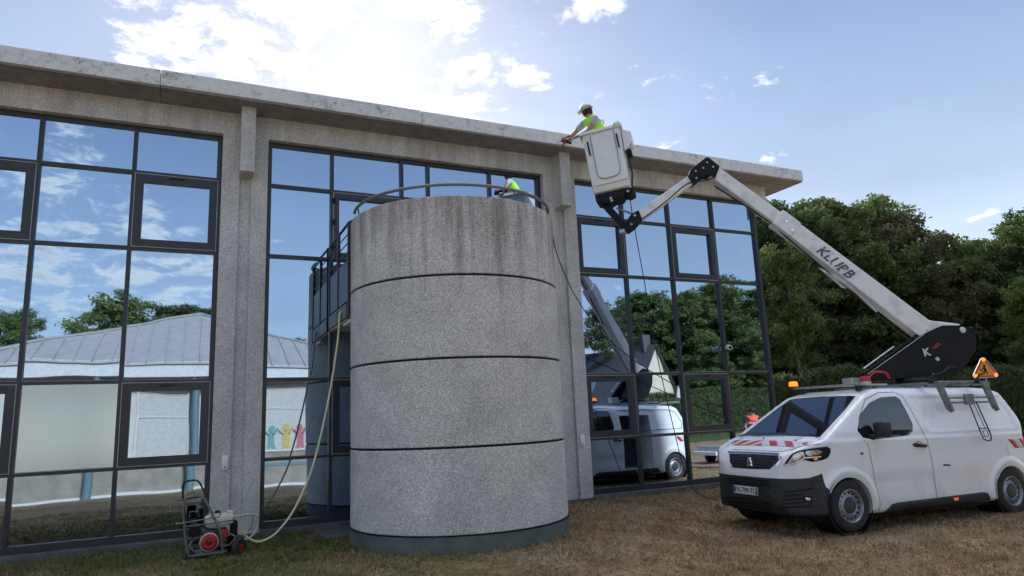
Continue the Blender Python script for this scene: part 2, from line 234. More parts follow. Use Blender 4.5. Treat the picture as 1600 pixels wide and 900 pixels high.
# ------------------------------------------------------------------ mesh helpers
def link(name, me, mat, parent=None, smooth=False):
    o = bpy.data.objects.new(name, me); COL.objects.link(o)
    if mat is not None: me.materials.append(mat)
    if smooth: me.polygons.foreach_set('use_smooth', [True] * len(me.polygons))
    if parent is not None: o.parent = parent
    return o
def tag(o, label=None, cat=None, group=None, kind=None):
    for k, v in (('label', label), ('category', cat), ('group', group), ('kind', kind)):
        if v: o[k] = v
    return o
def empty(name, loc=(0, 0, 0), rot=(0, 0, 0), **k):
    o = bpy.data.objects.new(name, None); COL.objects.link(o); o.location = loc; o.rotation_euler = rot; o.empty_display_size = .2
    return tag(o, **k)
class MB:
    def __init__(s): s.bm = bmesh.new()
    def _xf(s, vs, mat):
        if mat is not None: bmesh.ops.transform(s.bm, matrix=mat, verts=vs)
    def box(s, a, b, bev=0, mat=None):
        a, b = [min(x, y) for x, y in zip(a, b)], [max(x, y) for x, y in zip(a, b)]
        r = bmesh.ops.create_cube(s.bm, size=1)['verts']
        for v in r: v.co = Vector([(a[i] + b[i]) / 2 + v.co[i] * (b[i] - a[i]) for i in range(3)])
        if bev:
            es = list({e for v in r for e in v.link_edges}); q = bmesh.ops.bevel(s.bm, geom=es, offset=bev, segments=2, affect='EDGES', profile=.5)
            r = list(set(q['verts']) | {v for v in r if v.is_valid})
        s._xf(r, mat); return s
    def prism(s, poly, o, ux, uy, th, bev=0, taper=None):
        """extrude 2D polygon (in plane o + a*ux + b*uy) symmetric by th along ux x uy"""
        o, ux, uy = Vector(o), Vector(ux).normalized(), Vector(uy).normalized(); n = ux.cross(uy)
        A = [s.bm.verts.new(o + ux * p[0] + uy * p[1] - n * th / 2) for p in poly]; B = [s.bm.verts.new(o + ux * p[0] + uy * p[1] + n * th / 2) for p in poly]
        k = len(poly); fs = [s.bm.faces.new(A[::-1]), s.bm.faces.new(B)]
        for i in range(k): fs.append(s.bm.faces.new((A[i], A[(i + 1) % k], B[(i + 1) % k], B[i])))
        bmesh.ops.recalc_face_normals(s.bm, faces=fs)
        if bev: bmesh.ops.bevel(s.bm, geom=list({e for f in fs for e in f.edges}), offset=bev, segments=2, affect='EDGES', profile=.5)
        return s
    def tube(s, pts, r, seg=8, closed=False, caps=True):
        pts = [Vector(p) for p in pts]; n = len(pts); rs = r if hasattr(r, '__len__') else [r] * n; rings = []; prev = None
        for i, p in enumerate(pts):
            if closed: d = pts[(i + 1) % n] - pts[i - 1]
            else: d = pts[min(i + 1, n - 1)] - pts[max(i - 1, 0)]
            d.normalize()
            if prev is None: a = d.orthogonal().normalized()
            else: a = (prev - d * prev.dot(d)); a = a.normalized() if a.length > 1e-6 else d.orthogonal().normalized()
            prev = a; b = d.cross(a)
            rings.append([s.bm.verts.new(p + (a * math.cos(t) + b * math.sin(t)) * rs[i]) for t in [2 * PI * k / seg for k in range(seg)]])
        for i in range(n if closed else n - 1):
            A, B = rings[i], rings[(i + 1) % n]
            for k in range(seg): s.bm.faces.new((A[k], A[(k + 1) % seg], B[(k + 1) % seg], B[k]))
        if caps and not closed: s.bm.faces.new(rings[0][::-1]); s.bm.faces.new(rings[-1])
        return s
    def lathe(s, prof, o, axis, seg=32, a0=0, a1=2 * PI):
        """prof: list of (radius, along)"""
        o = Vector(o); ax = Vector(axis).normalized(); u = ax.orthogonal().normalized(); w = ax.cross(u); full = abs(a1 - a0 - 2 * PI) < 1e-4
        k = seg if full else seg + 1; rings = []
        for r, h in prof: rings.append([s.bm.verts.new(o + ax * h + (u * math.cos(a0 + (a1 - a0) * i / seg) + w * math.sin(a0 + (a1 - a0) * i / seg)) * max(r, 1e-4)) for i in range(k)])
        for A, B in zip(rings, rings[1:]):
            for i in range(seg): s.bm.faces.new((A[i], A[(i + 1) % k], B[(i + 1) % k], B[i]))
        return s
    def quad(s, pts): s.bm.faces.new([s.bm.verts.new(Vector(p)) for p in pts]); return s
    def build(s, name, mat, parent=None, smooth=False):
        bmesh.ops.recalc_face_normals(s.bm, faces=s.bm.faces[:])
        me = bpy.data.meshes.new(name); s.bm.to_mesh(me); s.bm.free()
        o = link(name, me, mat, parent, smooth)
        if smooth and hasattr(me, 'set_sharp_from_angle'): me.set_sharp_from_angle(angle=rad(38))
        return o
def curve(pts, n=24):
    """Catmull-Rom through pts"""
    P = [Vector(p) for p in pts]; P = [P[0] * 2 - P[1]] + P + [P[-1] * 2 - P[-2]]; out = []
    for i in range(1, len(P) - 2):
        for k in range(n):
            t = k / n; a, b, c, d = P[i - 1:i + 3]
            out.append(.5 * ((2 * b) + (c - a) * t + (2 * a - 5 * b + 4 * c - d) * t * t + (3 * b - a - 3 * c + d) * t ** 3))
    out.append(P[-2]); return out
def text_mesh(s, size, depth=.002, bold=0, shear=0):
    cu = bpy.data.curves.new('lettering', 'FONT'); cu.body = s; cu.size = size; cu.extrude = depth; cu.offset = bold; cu.align_x = 'CENTER'; cu.align_y = 'CENTER'; cu.shear = shear; cu.resolution_u = 3
    o = bpy.data.objects.new('lettering', cu); COL.objects.link(o); dg = bpy.context.evaluated_depsgraph_get(); dg.update()
    me = bpy.data.meshes.new_from_object(o.evaluated_get(dg)); bpy.data.objects.remove(o); me.materials.clear(); return me
def quads_mesh(name, V, nper):
    """V: (n*nper,3) vertex array, each nper verts one face"""
    n = len(V) // nper; me = bpy.data.meshes.new(name); me.vertices.add(len(V)); me.vertices.foreach_set('co', V.astype(np.float32).ravel())
    me.loops.add(len(V)); me.loops.foreach_set('vertex_index', np.arange(len(V), dtype=np.int32)); me.polygons.add(n); me.polygons.foreach_set('loop_start', np.arange(0, len(V), nper, dtype=np.int32))
    me.update(calc_edges=True); me.validate(); return me
def ev(o):
    dg = bpy.context.evaluated_depsgraph_get(); dg.update(); return bpy.data.meshes.new_from_object(o.evaluated_get(dg))

#@@SETTING
# ------------------------------------------------------------------ ground
def gz(x, y):
    t = np.clip((-y + .5) / 6.5, 0, 1); y0 = 6.0 + 2.6 * np.clip((x - 5) / 3, 0, 1); u = np.clip((y - y0) / 1.9, 0, 1) * np.clip((22 - x) / 6, 0, 1)
    return -.5 * t * t * (3 - 2 * t) + .14 * u * u * (3 - 2 * u)
def lawn_mat():
    m = bpy.data.materials.new('dry_lawn'); m.use_nodes = True; t = m.node_tree; p = t.nodes['Principled BSDF']; L = t.links.new; p.inputs['Roughness'].default_value = .95; p.inputs['Specular IOR Level'].default_value = .1
    tc = t.nodes.new('ShaderNodeTexCoord'); sep = t.nodes.new('ShaderNodeSeparateXYZ'); L(tc.outputs['Object'], sep.inputs[0])
    a = t.nodes.new('ShaderNodeTexNoise'); a.inputs['Scale'].default_value = .9; a.inputs['Detail'].default_value = 8; a.inputs['Roughness'].default_value = .7; L(tc.outputs['Object'], a.inputs['Vector'])
    b = t.nodes.new('ShaderNodeTexNoise'); b.inputs['Scale'].default_value = 14; b.inputs['Detail'].default_value = 8; b.inputs['Roughness'].default_value = .75; L(tc.outputs['Object'], b.inputs['Vector'])
    # greener beside the tower and the machine, dry brown away to the right
    dv = t.nodes.new('ShaderNodeVectorMath'); dv.operation = 'DISTANCE'; L(tc.outputs['Object'], dv.inputs[0]); dv.inputs[1].default_value = (.5, 10.4, 0)
    gr = t.nodes.new('ShaderNodeMapRange'); L(dv.outputs['Value'], gr.inputs['Value']); gr.inputs['From Min'].default_value = 1.2; gr.inputs['From Max'].default_value = 5.0; gr.inputs['To Min'].default_value = .42; gr.inputs['To Max'].default_value = 0
    ad = t.nodes.new('ShaderNodeMath'); ad.operation = 'ADD'; L(gr.outputs[0], ad.inputs[0]); L(a.outputs['Fac'], ad.inputs[1])
    f = t.nodes.new('ShaderNodeMapRange'); L(ad.outputs[0], f.inputs['Value']); f.inputs['From Min'].default_value = .52; f.inputs['From Max'].default_value = .95
    dry = t.nodes.new('ShaderNodeMix'); dry.data_type = 'RGBA'; r = t.nodes.new('ShaderNodeMapRange'); L(b.outputs['Fac'], r.inputs['Value']); r.inputs['From Min'].default_value = .35; r.inputs['From Max'].default_value = .68; L(r.outputs[0], dry.inputs['Factor'])
    dry.inputs['A'].default_value = (.125, .085, .05, 1); dry.inputs['B'].default_value = (.32, .225, .13, 1)
    c3 = t.nodes.new('ShaderNodeTexNoise'); c3.inputs['Scale'].default_value = 1.7; c3.inputs['Detail'].default_value = 6; c3.inputs['Roughness'].default_value = .65; L(tc.outputs['Object'], c3.inputs['Vector'])
    pr = t.nodes.new('ShaderNodeMapRange'); L(c3.outputs['Fac'], pr.inputs['Value']); pr.inputs['From Min'].default_value = .4; pr.inputs['From Max'].default_value = .62
    pale = t.nodes.new('ShaderNodeMix'); pale.data_type = 'RGBA'; L(pr.outputs[0], pale.inputs['Factor']); pale.inputs['A'].default_value = (.31, .19, .105, 1); pale.inputs['B'].default_value = (.44, .35, .22, 1); L(pale.outputs['Result'], dry.inputs['B'])
    g = t.nodes.new('ShaderNodeMix'); g.data_type = 'RGBA'; L(r.outputs[0], g.inputs['Factor']); g.inputs['A'].default_value = (.035, .042, .015, 1); g.inputs['B'].default_value = (.15, .155, .055, 1)
    x = t.nodes.new('ShaderNodeMix'); x.data_type = 'RGBA'; L(f.outputs[0], x.inputs['Factor']); L(dry.outputs['Result'], x.inputs['A']); L(g.outputs['Result'], x.inputs['B']); L(x.outputs['Result'], p.inputs['Base Color'])
    bp = t.nodes.new('ShaderNodeBump'); bp.inputs['Strength'].default_value = .9; bp.inputs['Distance'].default_value = .04; L(b.outputs['Fac'], bp.inputs['Height']); L(bp.outputs[0], p.inputs['Normal'])
    return m
MT['lawn'] = lawn_mat()
def make_ground():
    xs = np.concatenate([np.linspace(-400, -30, 8), np.linspace(-25, 40, 196), np.linspace(50, 400, 8)]); ys = np.concatenate([np.linspace(-400, -30, 8), np.linspace(-25, 25, 151), np.linspace(32, 400, 8)])
    X, Y = np.meshgrid(xs, ys); Z = gz(X, Y) + .008 * np.sin(X * 2.3 + Y) * np.cos(Y * 1.9 - X * .6) * (Y < 10)
    V = np.stack([X, Y, Z], -1).reshape(-1, 3); nx = len(xs); F = []
    for j in range(len(ys) - 1):
        for i in range(nx - 1): F.append((j * nx + i, j * nx + i + 1, (j + 1) * nx + i + 1, (j + 1) * nx + i))
    me = bpy.data.meshes.new('lawn'); me.from_pydata(V.tolist(), [], F); tag(link('lawn', me, MT['lawn'], smooth=True), kind='structure')
make_ground()
mb = MB(); mb.box((14.6, 3.2, -.05), (24, 8.2, .03)); tag(mb.build('paving', MT['paving']), kind='structure')

# grass blades on the near lawn
def blade_mat():
    m = MT['lawn'].copy(); m.name = 'grass_blades'; t = m.node_tree; L = t.links.new; p = t.nodes['Principled BSDF']; src = p.inputs['Base Color'].links[0].from_socket
    g = t.nodes.new('ShaderNodeNewGeometry'); r = t.nodes.new('ShaderNodeMapRange'); L(g.outputs['Random Per Island'], r.inputs['Value']); r.inputs['To Min'].default_value = .6; r.inputs['To Max'].default_value = 2.3
    v = t.nodes.new('ShaderNodeVectorMath'); v.operation = 'SCALE'; L(src, v.inputs[0]); L(r.outputs[0], v.inputs['Scale']); L(v.outputs[0], p.inputs['Base Color'])
    for l in list(p.inputs['Normal'].links): t.links.remove(l)
    return m
def make_grass():
    n = 260000; x = rng.uniform(-4.5, 15, n); y = 11.36 - 7.5 * rng.random(n) ** .9
    # blades gather in tufts
    tx, ty = rng.uniform(-4.5, 15, 16000), 11.36 - 7.5 * rng.random(16000) ** .9; q = rng.integers(0, 16000, n); tuft = rng.random(n) < .72
    x = np.where(tuft, tx[q] + rng.normal(0, .03, n), x); y = np.where(tuft, ty[q] + rng.normal(0, .03, n), y); th = rng.uniform(.5, 1.7, 16000)[q] * tuft + ~tuft * .8
    nz = np.sin(x * 3.1 + 1) * np.sin(y * 2.7) + np.sin(x * 7.3) * np.cos(y * 6.1) * .6 + rng.normal(0, .6, n); k = (nz > -.75) & (y < 11.37)
    k &= ((x - 3.634) ** 2 + (y - 9.614) ** 2) > 1.56 ** 2
    x, y, th = x[k], y[k], th[k]; n = len(x); edge = (y > 11.1) | (((x - 3.634) ** 2 + (y - 9.614) ** 2) < 1.7 ** 2)
    h = rng.uniform(.014, .04, n) * th * (1 + edge * rng.uniform(0, 1.3, n)) * (1 + .4 * (x < 2)); a = rng.uniform(0, 2 * PI, n); w = rng.uniform(.0028, .006, n); ln = rng.normal(0, .85, (n, 2)) * h[:, None]
    z = gz(x, y) - .004
    V = np.zeros((n, 3, 3)); V[:, 0] = np.stack([x - np.cos(a) * w, y - np.sin(a) * w, z], -1); V[:, 1] = np.stack([x + np.cos(a) * w, y + np.sin(a) * w, z], -1); V[:, 2] = np.stack([x + ln[:, 0], y + ln[:, 1], z + h + .01], -1)
    me = quads_mesh('grass', V.reshape(-1, 3), 3); tag(link('grass', me, blade_mat()), 'short dry brown and green grass blades over the lawn', 'grass', kind='stuff')
make_grass()

#@@BUILDING
GY, CY = 12.60, 12.40          # glass plane, concrete face
ZR = [.14, 1.21, 2.56, 4.76, 6.08, 6.87]  # rows and visible bay columns come from image pixels cast onto the facade plane
bld = empty('office_building', (0, CY, 0), label='long grey concrete office building with tall mirror glass bays and overhanging flat roof', cat='building')
def B(mb, name, mat, parent=bld, smooth=False):
    o = mb.build(name, mat, parent, smooth); o.location = Vector((0, 0, 0)) - Vector((0, CY, 0)) if parent is bld else o.location; return o
BAYS = [(-11.5, -5.95, [-11.5, -10.2, -8.9, -7.5, -5.95], [(4, 1), (2, 1), (4, 3), (2, 3)]),
        (-5.12, .37, [-5.12, -3.65, -2.30, -.96, .37], [(4, 1), (2, 1), (4, 3), (2, 3)]),
        (1.19, 6.76, [1.19, 2.33, 3.69, 4.24, 5.60, 6.76], [(2, 1)]),
        (7.62, 12.98, [7.62, 8.92, 10.24, 11.60, 12.98], [(4, 0), (2, 0), (4, 2), (2, 2)])]
# piers with centre groove
def pier(x0, x1, g0, g1):
    mb = MB(); mb.box((x0, CY, -.1), (g0, CY + .5, 7.31)); mb.box((g1, CY, -.1), (x1, CY + .5, 7.31)); mb.box((g0 - .002, CY + .075, -.1), (g1 + .002, CY + .498, 7.308)); B(mb, 'pier', MT['conc'])
    mb = MB(); mb.box((g0 - .02, 12.05, 6.12), (g1 + .02, CY + .07, 7.33), .008); B(mb, 'rainwater_block', MT['conc'])
    mb = MB(); mb.box((x0 - .01, CY - .03, -.1), (x1 + .01, CY - .002, .06)); B(mb, 'pier_foot', MT['curb'])
pier(.40, 1.16, .69, .89); pier(6.80, 7.59, 7.06, 7.28); pier(-5.92, -5.15, -5.63, -5.43); pier(-12.3, -11.53, -12.0, -11.8)
for x0, x1, _, _ in BAYS:
    mb = MB(); mb.box((x0 - .03, CY, 6.9), (x1 + .03 + (.3 if x1 > 12 else 0), CY + .5, 7.31)); B(mb, 'lintel_beam', MT['conc'])
    mb = MB(); mb.box((x0 - .03, CY - .05, -.1), (x1 + .03, CY + .3, .09), .01); B(mb, 'kerb', MT['curb'])
mb = MB(); mb.box((12.99, CY + .004, 6.5), (13.01, CY + 14, 6.898)); mb.box((12.96, 13.1, 0), (13.0, CY + 14, 6.9)); mb.box((-12.3, CY + 14, 0), (13, CY + 14.3, 7.3)); mb.box((-12.5, CY + .5, 0), (-12.3, CY + 14, 7.3)); B(mb, 'rear_wall', MT['conc'])
# roof slab in cast sections with open joints
js = [-12.6, -9.3, -4.95, -.605, 3.87, 8.3, 14.0]
for i, (a, b) in enumerate(zip(js, js[1:])):
    mb = MB(); dz = [0, .004, -.003, .003, -.004, 0][i]
    mb.box((a + .004, 11.75, 7.335 + dz), (b - .004, CY + 14.3, 7.61 + dz), .012); mb.build('roof_slab', MT['fascia'], bld).location = (0, -CY, 0)
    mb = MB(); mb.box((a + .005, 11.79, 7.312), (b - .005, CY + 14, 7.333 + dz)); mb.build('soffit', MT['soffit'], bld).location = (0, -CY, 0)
# glazing
def glazing(x0, x1, cols, casements, bay):
    base = Vector((0, -CY, 0))
    mb = MB(); mb.box((x0 - .03, 12.53, .1), (x0 + .05, 12.68, 6.92)); mb.box((x1 - .05, 12.53, .1), (x1 + .03, 12.68, 6.92)); mb.box((x0 + .05, 12.532, 6.84), (x1 - .05, 12.68, 6.92)); mb.box((x0 + .05, 12.528, .095), (x1 - .05, 12.68, .2))
    fr = mb.build('glazing_frame', MT['frame'], bld); fr.location = base
    skip = {}
    if bay == 2:            # narrow lights run only above the landing; below, columns merge
        cl = [cols] * 5
    for k, xm in enumerate(cols[1:-1]):
        mb = MB(); mb.box((xm - .032, 12.535, .2), (xm + .032, 12.66, 6.84), .004); mb.build('mullion', MT['frame'], fr)
    for z in ZR[1:-1]:
        for a, b in zip(cols, cols[1:]):
            mb = MB(); A = a + (.05 if a == cols[0] else .032); Bx = b - (.05 if b == cols[-1] else .032)
            mb.box((A, 12.545, z - .03), (Bx, 12.655, z + .03)); mb.build('transom', MT['frame'], fr)
            if z in (ZR[2], ZR[1]):
                mb = MB(); mb.box((A, 12.5435, z + .02), (Bx, 12.546, z + .026)); mb.build('pale_trim', MT['frame_line'], fr)
    for r in range(5):
        for c, (a, b) in enumerate(zip(cols, cols[1:])):
            z0, z1 = ZR[r] + (.03 if r else .06), ZR[r + 1] - .03; a_, b_ = a + .03, b - .03
            cx, cz = (a_ + b_) / 2, (z0 + z1) / 2; hw, hh = (b_ - a_) / 2, (z1 - z0) / 2
            cas = ((r + 0) in (3, 1)) and ((4 if r == 3 else 2), c) in casements
            door = bay == 2 and c == 1 and r in (1, 3)
            par = fr; gm = MT['glass']
            if cas or door:
                e = .125 if cas else .1
                mb = MB()
                for (p, q) in (((-hw, -hh), (hw, -hh + e)), ((-hw, hh - e), (hw, hh)), ((-hw, -hh + e), (-hw + e, hh - e)), ((hw - e, -hh + e), (hw, hh - e))): mb.box((p[0] + .004 * (1 if p[0] < 0 else 0), -.075, p[1]), (q[0], .03, q[1]))
                cf = mb.build('casement' if cas else 'door_leaf', MT['frame'], bld); cf.location = Vector((cx, GY, cz)) + base; par = cf
                mb = MB(); w = .011
                for (p, q) in (((-hw - w, -hh - w), (hw + w, -hh)), ((-hw - w, hh), (hw + w, hh + w)), ((-hw - w, -hh), (-hw, hh)), ((hw, -hh), (hw + w, hh))): mb.box((p[0], -.071, p[1]), (q[0], -.045, q[1]))
                mb.build('gasket', MT['frame_line'], cf)
                mb = MB()
                if cas: mb.box((-.12, -.083, hh - .055), (.12, -.073, hh - .035))
                else:
                    for q in (-.5, .0, .42): mb.box((-hw - .03, -.1, q), (-hw + .03, -.07, q + .1), .005)
                mb.build('vent_slot' if cas else 'hinge', MT['black'], cf)
                gw, gh = hw - e, hh - e
            else: gw, gh = hw, hh
            mb = MB(); mb.box((-gw, -.004, -gh), (gw, .004, gh)); film = (bay == 1 and r == 1 and c in (2,)) or (bay == 1 and r == 1 and c == 0)
            g = mb.build('pane', MT['film'] if film else gm, par)
            ry = (random.uniform(-.3, .3), random.uniform(-.3, .3))
            loc = Vector((0, 0, 0)) if par is not fr else Vector((cx, GY, cz)); g.location = loc; g.rotation_euler = (rad(ry[0]), 0, rad(ry[1]))
for i, b in enumerate(BAYS): glazing(*b, i)
# side glazing return seen edge-on at the corner
mb = MB(); mb.box((12.93, 12.70, .1), (12.99, 13.1, 6.9)); mb.build('corner_post', MT['frame'], bld).location = (0, -CY, 0)

# tower ------------------------------------------------------------
TX, TY, TR = 3.95, 10.45, 1.68
tw = empty('stair_tower', (TX, TY, 0), label='round grey pebble concrete stair tower standing against the middle glass bay', cat='tower')
def ring(z0, z1, r, ri, name, mat, seg=96, bev=.01):
    mb = MB(); mb.lathe([(ri, z0), (r - bev, z0), (r, z0 + bev), (r, z1 - bev), (r - bev, z1), (ri, z1), (ri, z0)], (0, 0, 0), (0, 0, 1), seg); return mb.build(name, mat, tw, True)
zs = [.22, 1.37, 2.585, 3.765, 4.95]
for a, b in zip(zs, zs[1:]): ring(a + .016, b - .016, TR, TR - .16, 'concrete_ring', MT['tower'])
for z in zs[1:-1]: ring(z - .0155, z + .0155, TR - .02, TR - .15, 'joint', MT['black'], bev=.001)
ring(-.1, .225, TR + .012, TR - .15, 'plinth', MT['plinth']); ring(.222, .238, TR + .016, TR - .1, 'plinth_edge', MT['black'], bev=.001)
mb = MB(); mb.lathe([(.001, 3.5), (TR - .14, 3.5), (TR - .14, 3.6), (.001, 3.6)], (0, 0, 0), (0, 0, 1), 48); mb.build('landing_floor', MT['curb'], tw)
rl = [(1.62 * math.cos(rad(a)), 1.62 * math.sin(rad(a)), 5.12) for a in range(-190, 44, 4)]
hr = MB().tube(rl, .024, 10).build('handrail', MT['rail'], tw, True)
for a in (-178, -75, 20):
    c, s_ = math.cos(rad(a)), math.sin(rad(a)); MB().tube([(1.62 * c, 1.62 * s_, 5.12), (1.6 * c, 1.6 * s_, 5.0), (1.6 * c, 1.6 * s_, 4.9)], .012, 6).build('rail_bracket', MT['plinth'], hr)
# landing balcony between tower and facade
bal = empty('landing_balcony', (2.3, 11.5, 3.6), label='dark steel landing balcony with panelled guard left of the round tower', cat='balcony')
def LB(mb, n, m, p=bal, **k): o = mb.build(n, m, p, **k); o.location = -bal.location if p is bal else (0, 0, 0); return o
LB(MB().box((2.30, 11.1, 3.40), (4.6, 12.52, 3.56), .01), 'slab', MT['conc'])
LB(MB().box((2.27, 10.95, 3.43), (2.32, 12.5, 3.66)), 'edge_beam', MT['frame'])
for y0, y1 in ((10.92, 11.66), (11.76, 12.44)): LB(MB().box((2.285, y0, 3.70), (2.305, y1, 4.38)), 'guard_panel', MT['frame'])
for y in (10.86, 11.71, 12.49): LB(MB().box((2.27, y - .022, 3.42), (2.32, y + .022, 4.98)), 'post', MT['frame'])
LB(MB().tube([(2.62, 10.35, 5.02), (2.36, 10.72, 5.0), (2.295, 10.86, 4.99), (2.295, 12.5, 4.99)], .023, 8), 'handrail', MT['frame'], smooth=True)
for z in (4.52, 4.67, 4.82): LB(MB().tube([(2.295, 10.86, z), (2.295, 12.49, z)], .011, 6), 'mid_rail', MT['frame'])
LB(MB().box((2.33, 11.0, 3.36), (2.45, 11.5, 3.42)), 'pale_bracket', MT['white'])
tag(MB().box((2.02, 11.15, -.05), (3.2, 12.33, .045), .01).build('doorstep', MT['curb']), 'worn concrete doorstep slab behind the left foot of the tower', 'doorstep')
# boxes and camera on the building
for x, lab in ((.61, 'white plastic sensor box on the pier left of the round tower'), (7.38, 'white plastic sensor box on the pier right of the round tower')):
    t = empty('wall_box', (x, CY, 1.21), label=lab, cat='box', group='white plastic boxes fixed to the piers')
    MB().box((-.05, -.045, -.115), (.05, -.002, .115), .014).build('housing', MT['white'], t, True); MB().box((-.012, -.05, -.08), (.012, -.044, -.06)).build('lens', MT['hub'], t)
t = empty('security_camera', (11.6, 12.53, 3.14), label='small white dome security camera on the right hand mullion', cat='security camera')
MB().box((-.03, -.10, -.02), (.03, 0, .03), .004).build('bracket', MT['white'], t); MB().lathe([(.001, .1), (.055, .1), (.062, .02), (.062, -.04), (.05, -.07)], (-.05, -.14, 0), (-.35, -.9, -.15), 20).build('housing', MT['white'], t, True)
MB().lathe([(.001, .115), (.035, .108), (.045, .09)], (-.05, -.14, 0), (-.35, -.9, -.15), 20).build('lens', MT['black'], t, True)
# the building, its tower and fittings scaled about the camera, which lifts their ground
KS = .92
def scale_about_cam(o): o.scale = (KS,) * 3; o.location = Vector(o.location) * KS + Vector((0, 0, .14))
for o in [o for o in COL.objects if o.parent is None and o.get('label') and o.name != 'grass']: scale_about_cam(o)
# ------------------------------------------------------------------ nursery across the lawn (the glass shows it)
def nursery():
    t = empty('nursery_building', (0.4, -5.0, -.5), label='low cream nursery with pale ribbed metal roof and white fascia, mirrored in the left glass', cat='building')
    o0 = Vector(t.location)
    def P(mb, n, m, p=t, **k): o = mb.build(n, m, p, **k); o.location = -o0 if p is t else (0, 0, 0); return o
    P(MB().box((-7, -16, -.6), (8.0, -5.0, 3.85)), 'wall', MT['nursery'])
    fb = P(MB().box((-7.6, -4.42, 3.76), (8.6, -4.3, 4.26), .01), 'fascia_board', MT['nfascia']); P(MB().box((-7.6, -17, 3.9), (-7.48, -4.42, 4.26)), 'fascia_board', MT['nfascia']); P(MB().box((8.48, -17, 3.9), (8.6, -4.42, 4.26)), 'fascia_board', MT['nfascia'])
    P(MB().box((-7.5, -17, 3.78), (8.5, -4.43, 3.88)), 'eave_soffit', MT['nfascia'])
    P(MB().tube([(-7.6, -4.26, 4.28), (8.6, -4.26, 4.28)], .05, 8), 'gutter', MT['nfascia'])
    ap = Vector((.45, -11.0, 7.15)); e0, e1, ye, ze = -7.7, 8.7, -4.2, 4.3
    n = 26; w = (e1 - e0) / n
    for i in range(n):
        a, b = e0 + i * w, e0 + (i + 1) * w
        def topp(x):
            f = (x - e0) / (ap.x - e0) if x < ap.x else (e1 - x) / (e1 - ap.x); return Vector((x, ye + (ap.y - ye) * f, ze + (ap.z - ze) * f))
        mb = MB(); pts = [Vector((a, ye, ze)), Vector((b, ye, ze)), topp(b)]
        if a < ap.x < b: pts.append(ap.copy())
        pts.append(topp(a)); q = []
        for p_ in pts:
            if not any((p_ - z_).length < 1e-3 for z_ in q): q.append(p_)
        if len(q) > 2: mb.quad(q); mb.tube([q[0] + Vector((.02, 0, .03)), topp(a) + Vector((.02, 0, .03))], .03, 4); P(mb, 'roof_panel', MT['zinc'])
    mb = MB(); bk_ = -17.2
    mb.quad([(e0, ye, ze), ap, (ap.x, -12, 7.15), (e0, bk_, ze)]); mb.quad([(e1, ye, ze), ap, (ap.x, -12, 7.15), (e1, bk_, ze)]); mb.quad([(e0, bk_, ze), (e1, bk_, ze), (ap.x, -12, 7.15)]); P(mb, 'roof_side', MT['zinc'])
    mb = MB(); mb.tube([(e0, ye, ze + .03), ap + Vector((0, 0, .04)), (e1, ye, ze + .03)], .07, 6); P(mb, 'hip_cap', MT['zinc'])
    for x in (-6.6, -3.1, .34, 5.3): P(MB().tube([(x, -4.5, -.5), (x, -4.5, 3.8)], .14, 12), 'post', MT['teal'], smooth=True)
    for (x0, x1, z0, z1, bl) in ((-6.0, -3.6, .5, 3.3, 0), (-1.75, .12, .75, 3.45, 1), (2.4, 4.9, .75, 3.45, 1), (5.9, 7.6, .75, 3.3, 1)):
        fr = P(MB().box((x0, -4.99, z0), (x0 + .07, -4.93, z1)).box((x1 - .07, -4.99, z0), (x1, -4.93, z1)).box((x0 + .07, -4.99, z1 - .07), (x1 - .07, -4.93, z1)).box((x0 + .07, -4.99, z0), (x1 - .07, -4.93, z0 + .07)).box((x0 + .07, -4.985, (z0 + z1) / 2 + .3), (x1 - .07, -4.94, (z0 + z1) / 2 + .36)), 'window', MT['nfascia'])
        mb = MB(); k = int((z1 - z0 - .14) / .055)
        for j in range(k):
            z = z0 + .08 + j * .055; mb.box((x0 + .08, -4.976, z), (x1 - .08, -4.97, z + .042))
        bo = mb.build('blind_slats', MT['blind'], fr); bo['kind'] = 'stuff'
    P(MB().box((-7, -4.995, -.5), (8, -4.96, .72)), 'lower_wall_shade', MT['lower_wall_shade']); P(MB().box((-7, -4.955, -.5), (8, -4.85, -.40)), 'base_band', MT['nfascia']); P(MB().box((2.3, -4.998, .3), (5.1, -4.94, .42)), 'sill_band', MT['teal'])  # first strip carries the shade of the lower wall in its colour
    for x, m in ((3.42, 'greenv'), (3.94, 'yellowv'), (4.46, 'pink')):      # vinyl children holding hands
        mb = MB(); y = -4.955
        mb.lathe([(.001, -.006), (.13, -.006), (.13, .006), (.001, .006)], (x, y, 1.63), (0, 1, 0), 20)
        mb.prism([(-.13, .42), (.13, .42), (.12, 0), (.2, -.32), (.07, -.32), (0, -.1), (-.07, -.32), (-.2, -.32), (-.12, 0)], (x, y, 1.05), (1, 0, 0), (0, 0, 1), .012)
        for s_ in (-1, 1): mb.tube([(x + s_ * .08, y, 1.4), (x + s_ * .24, y, 1.58 + .04 * s_)], .05, 6)
        P(mb, 'child_sticker', MT[m])
nursery(); bpy.data.objects['nursery_building'].location.y -= 2.0
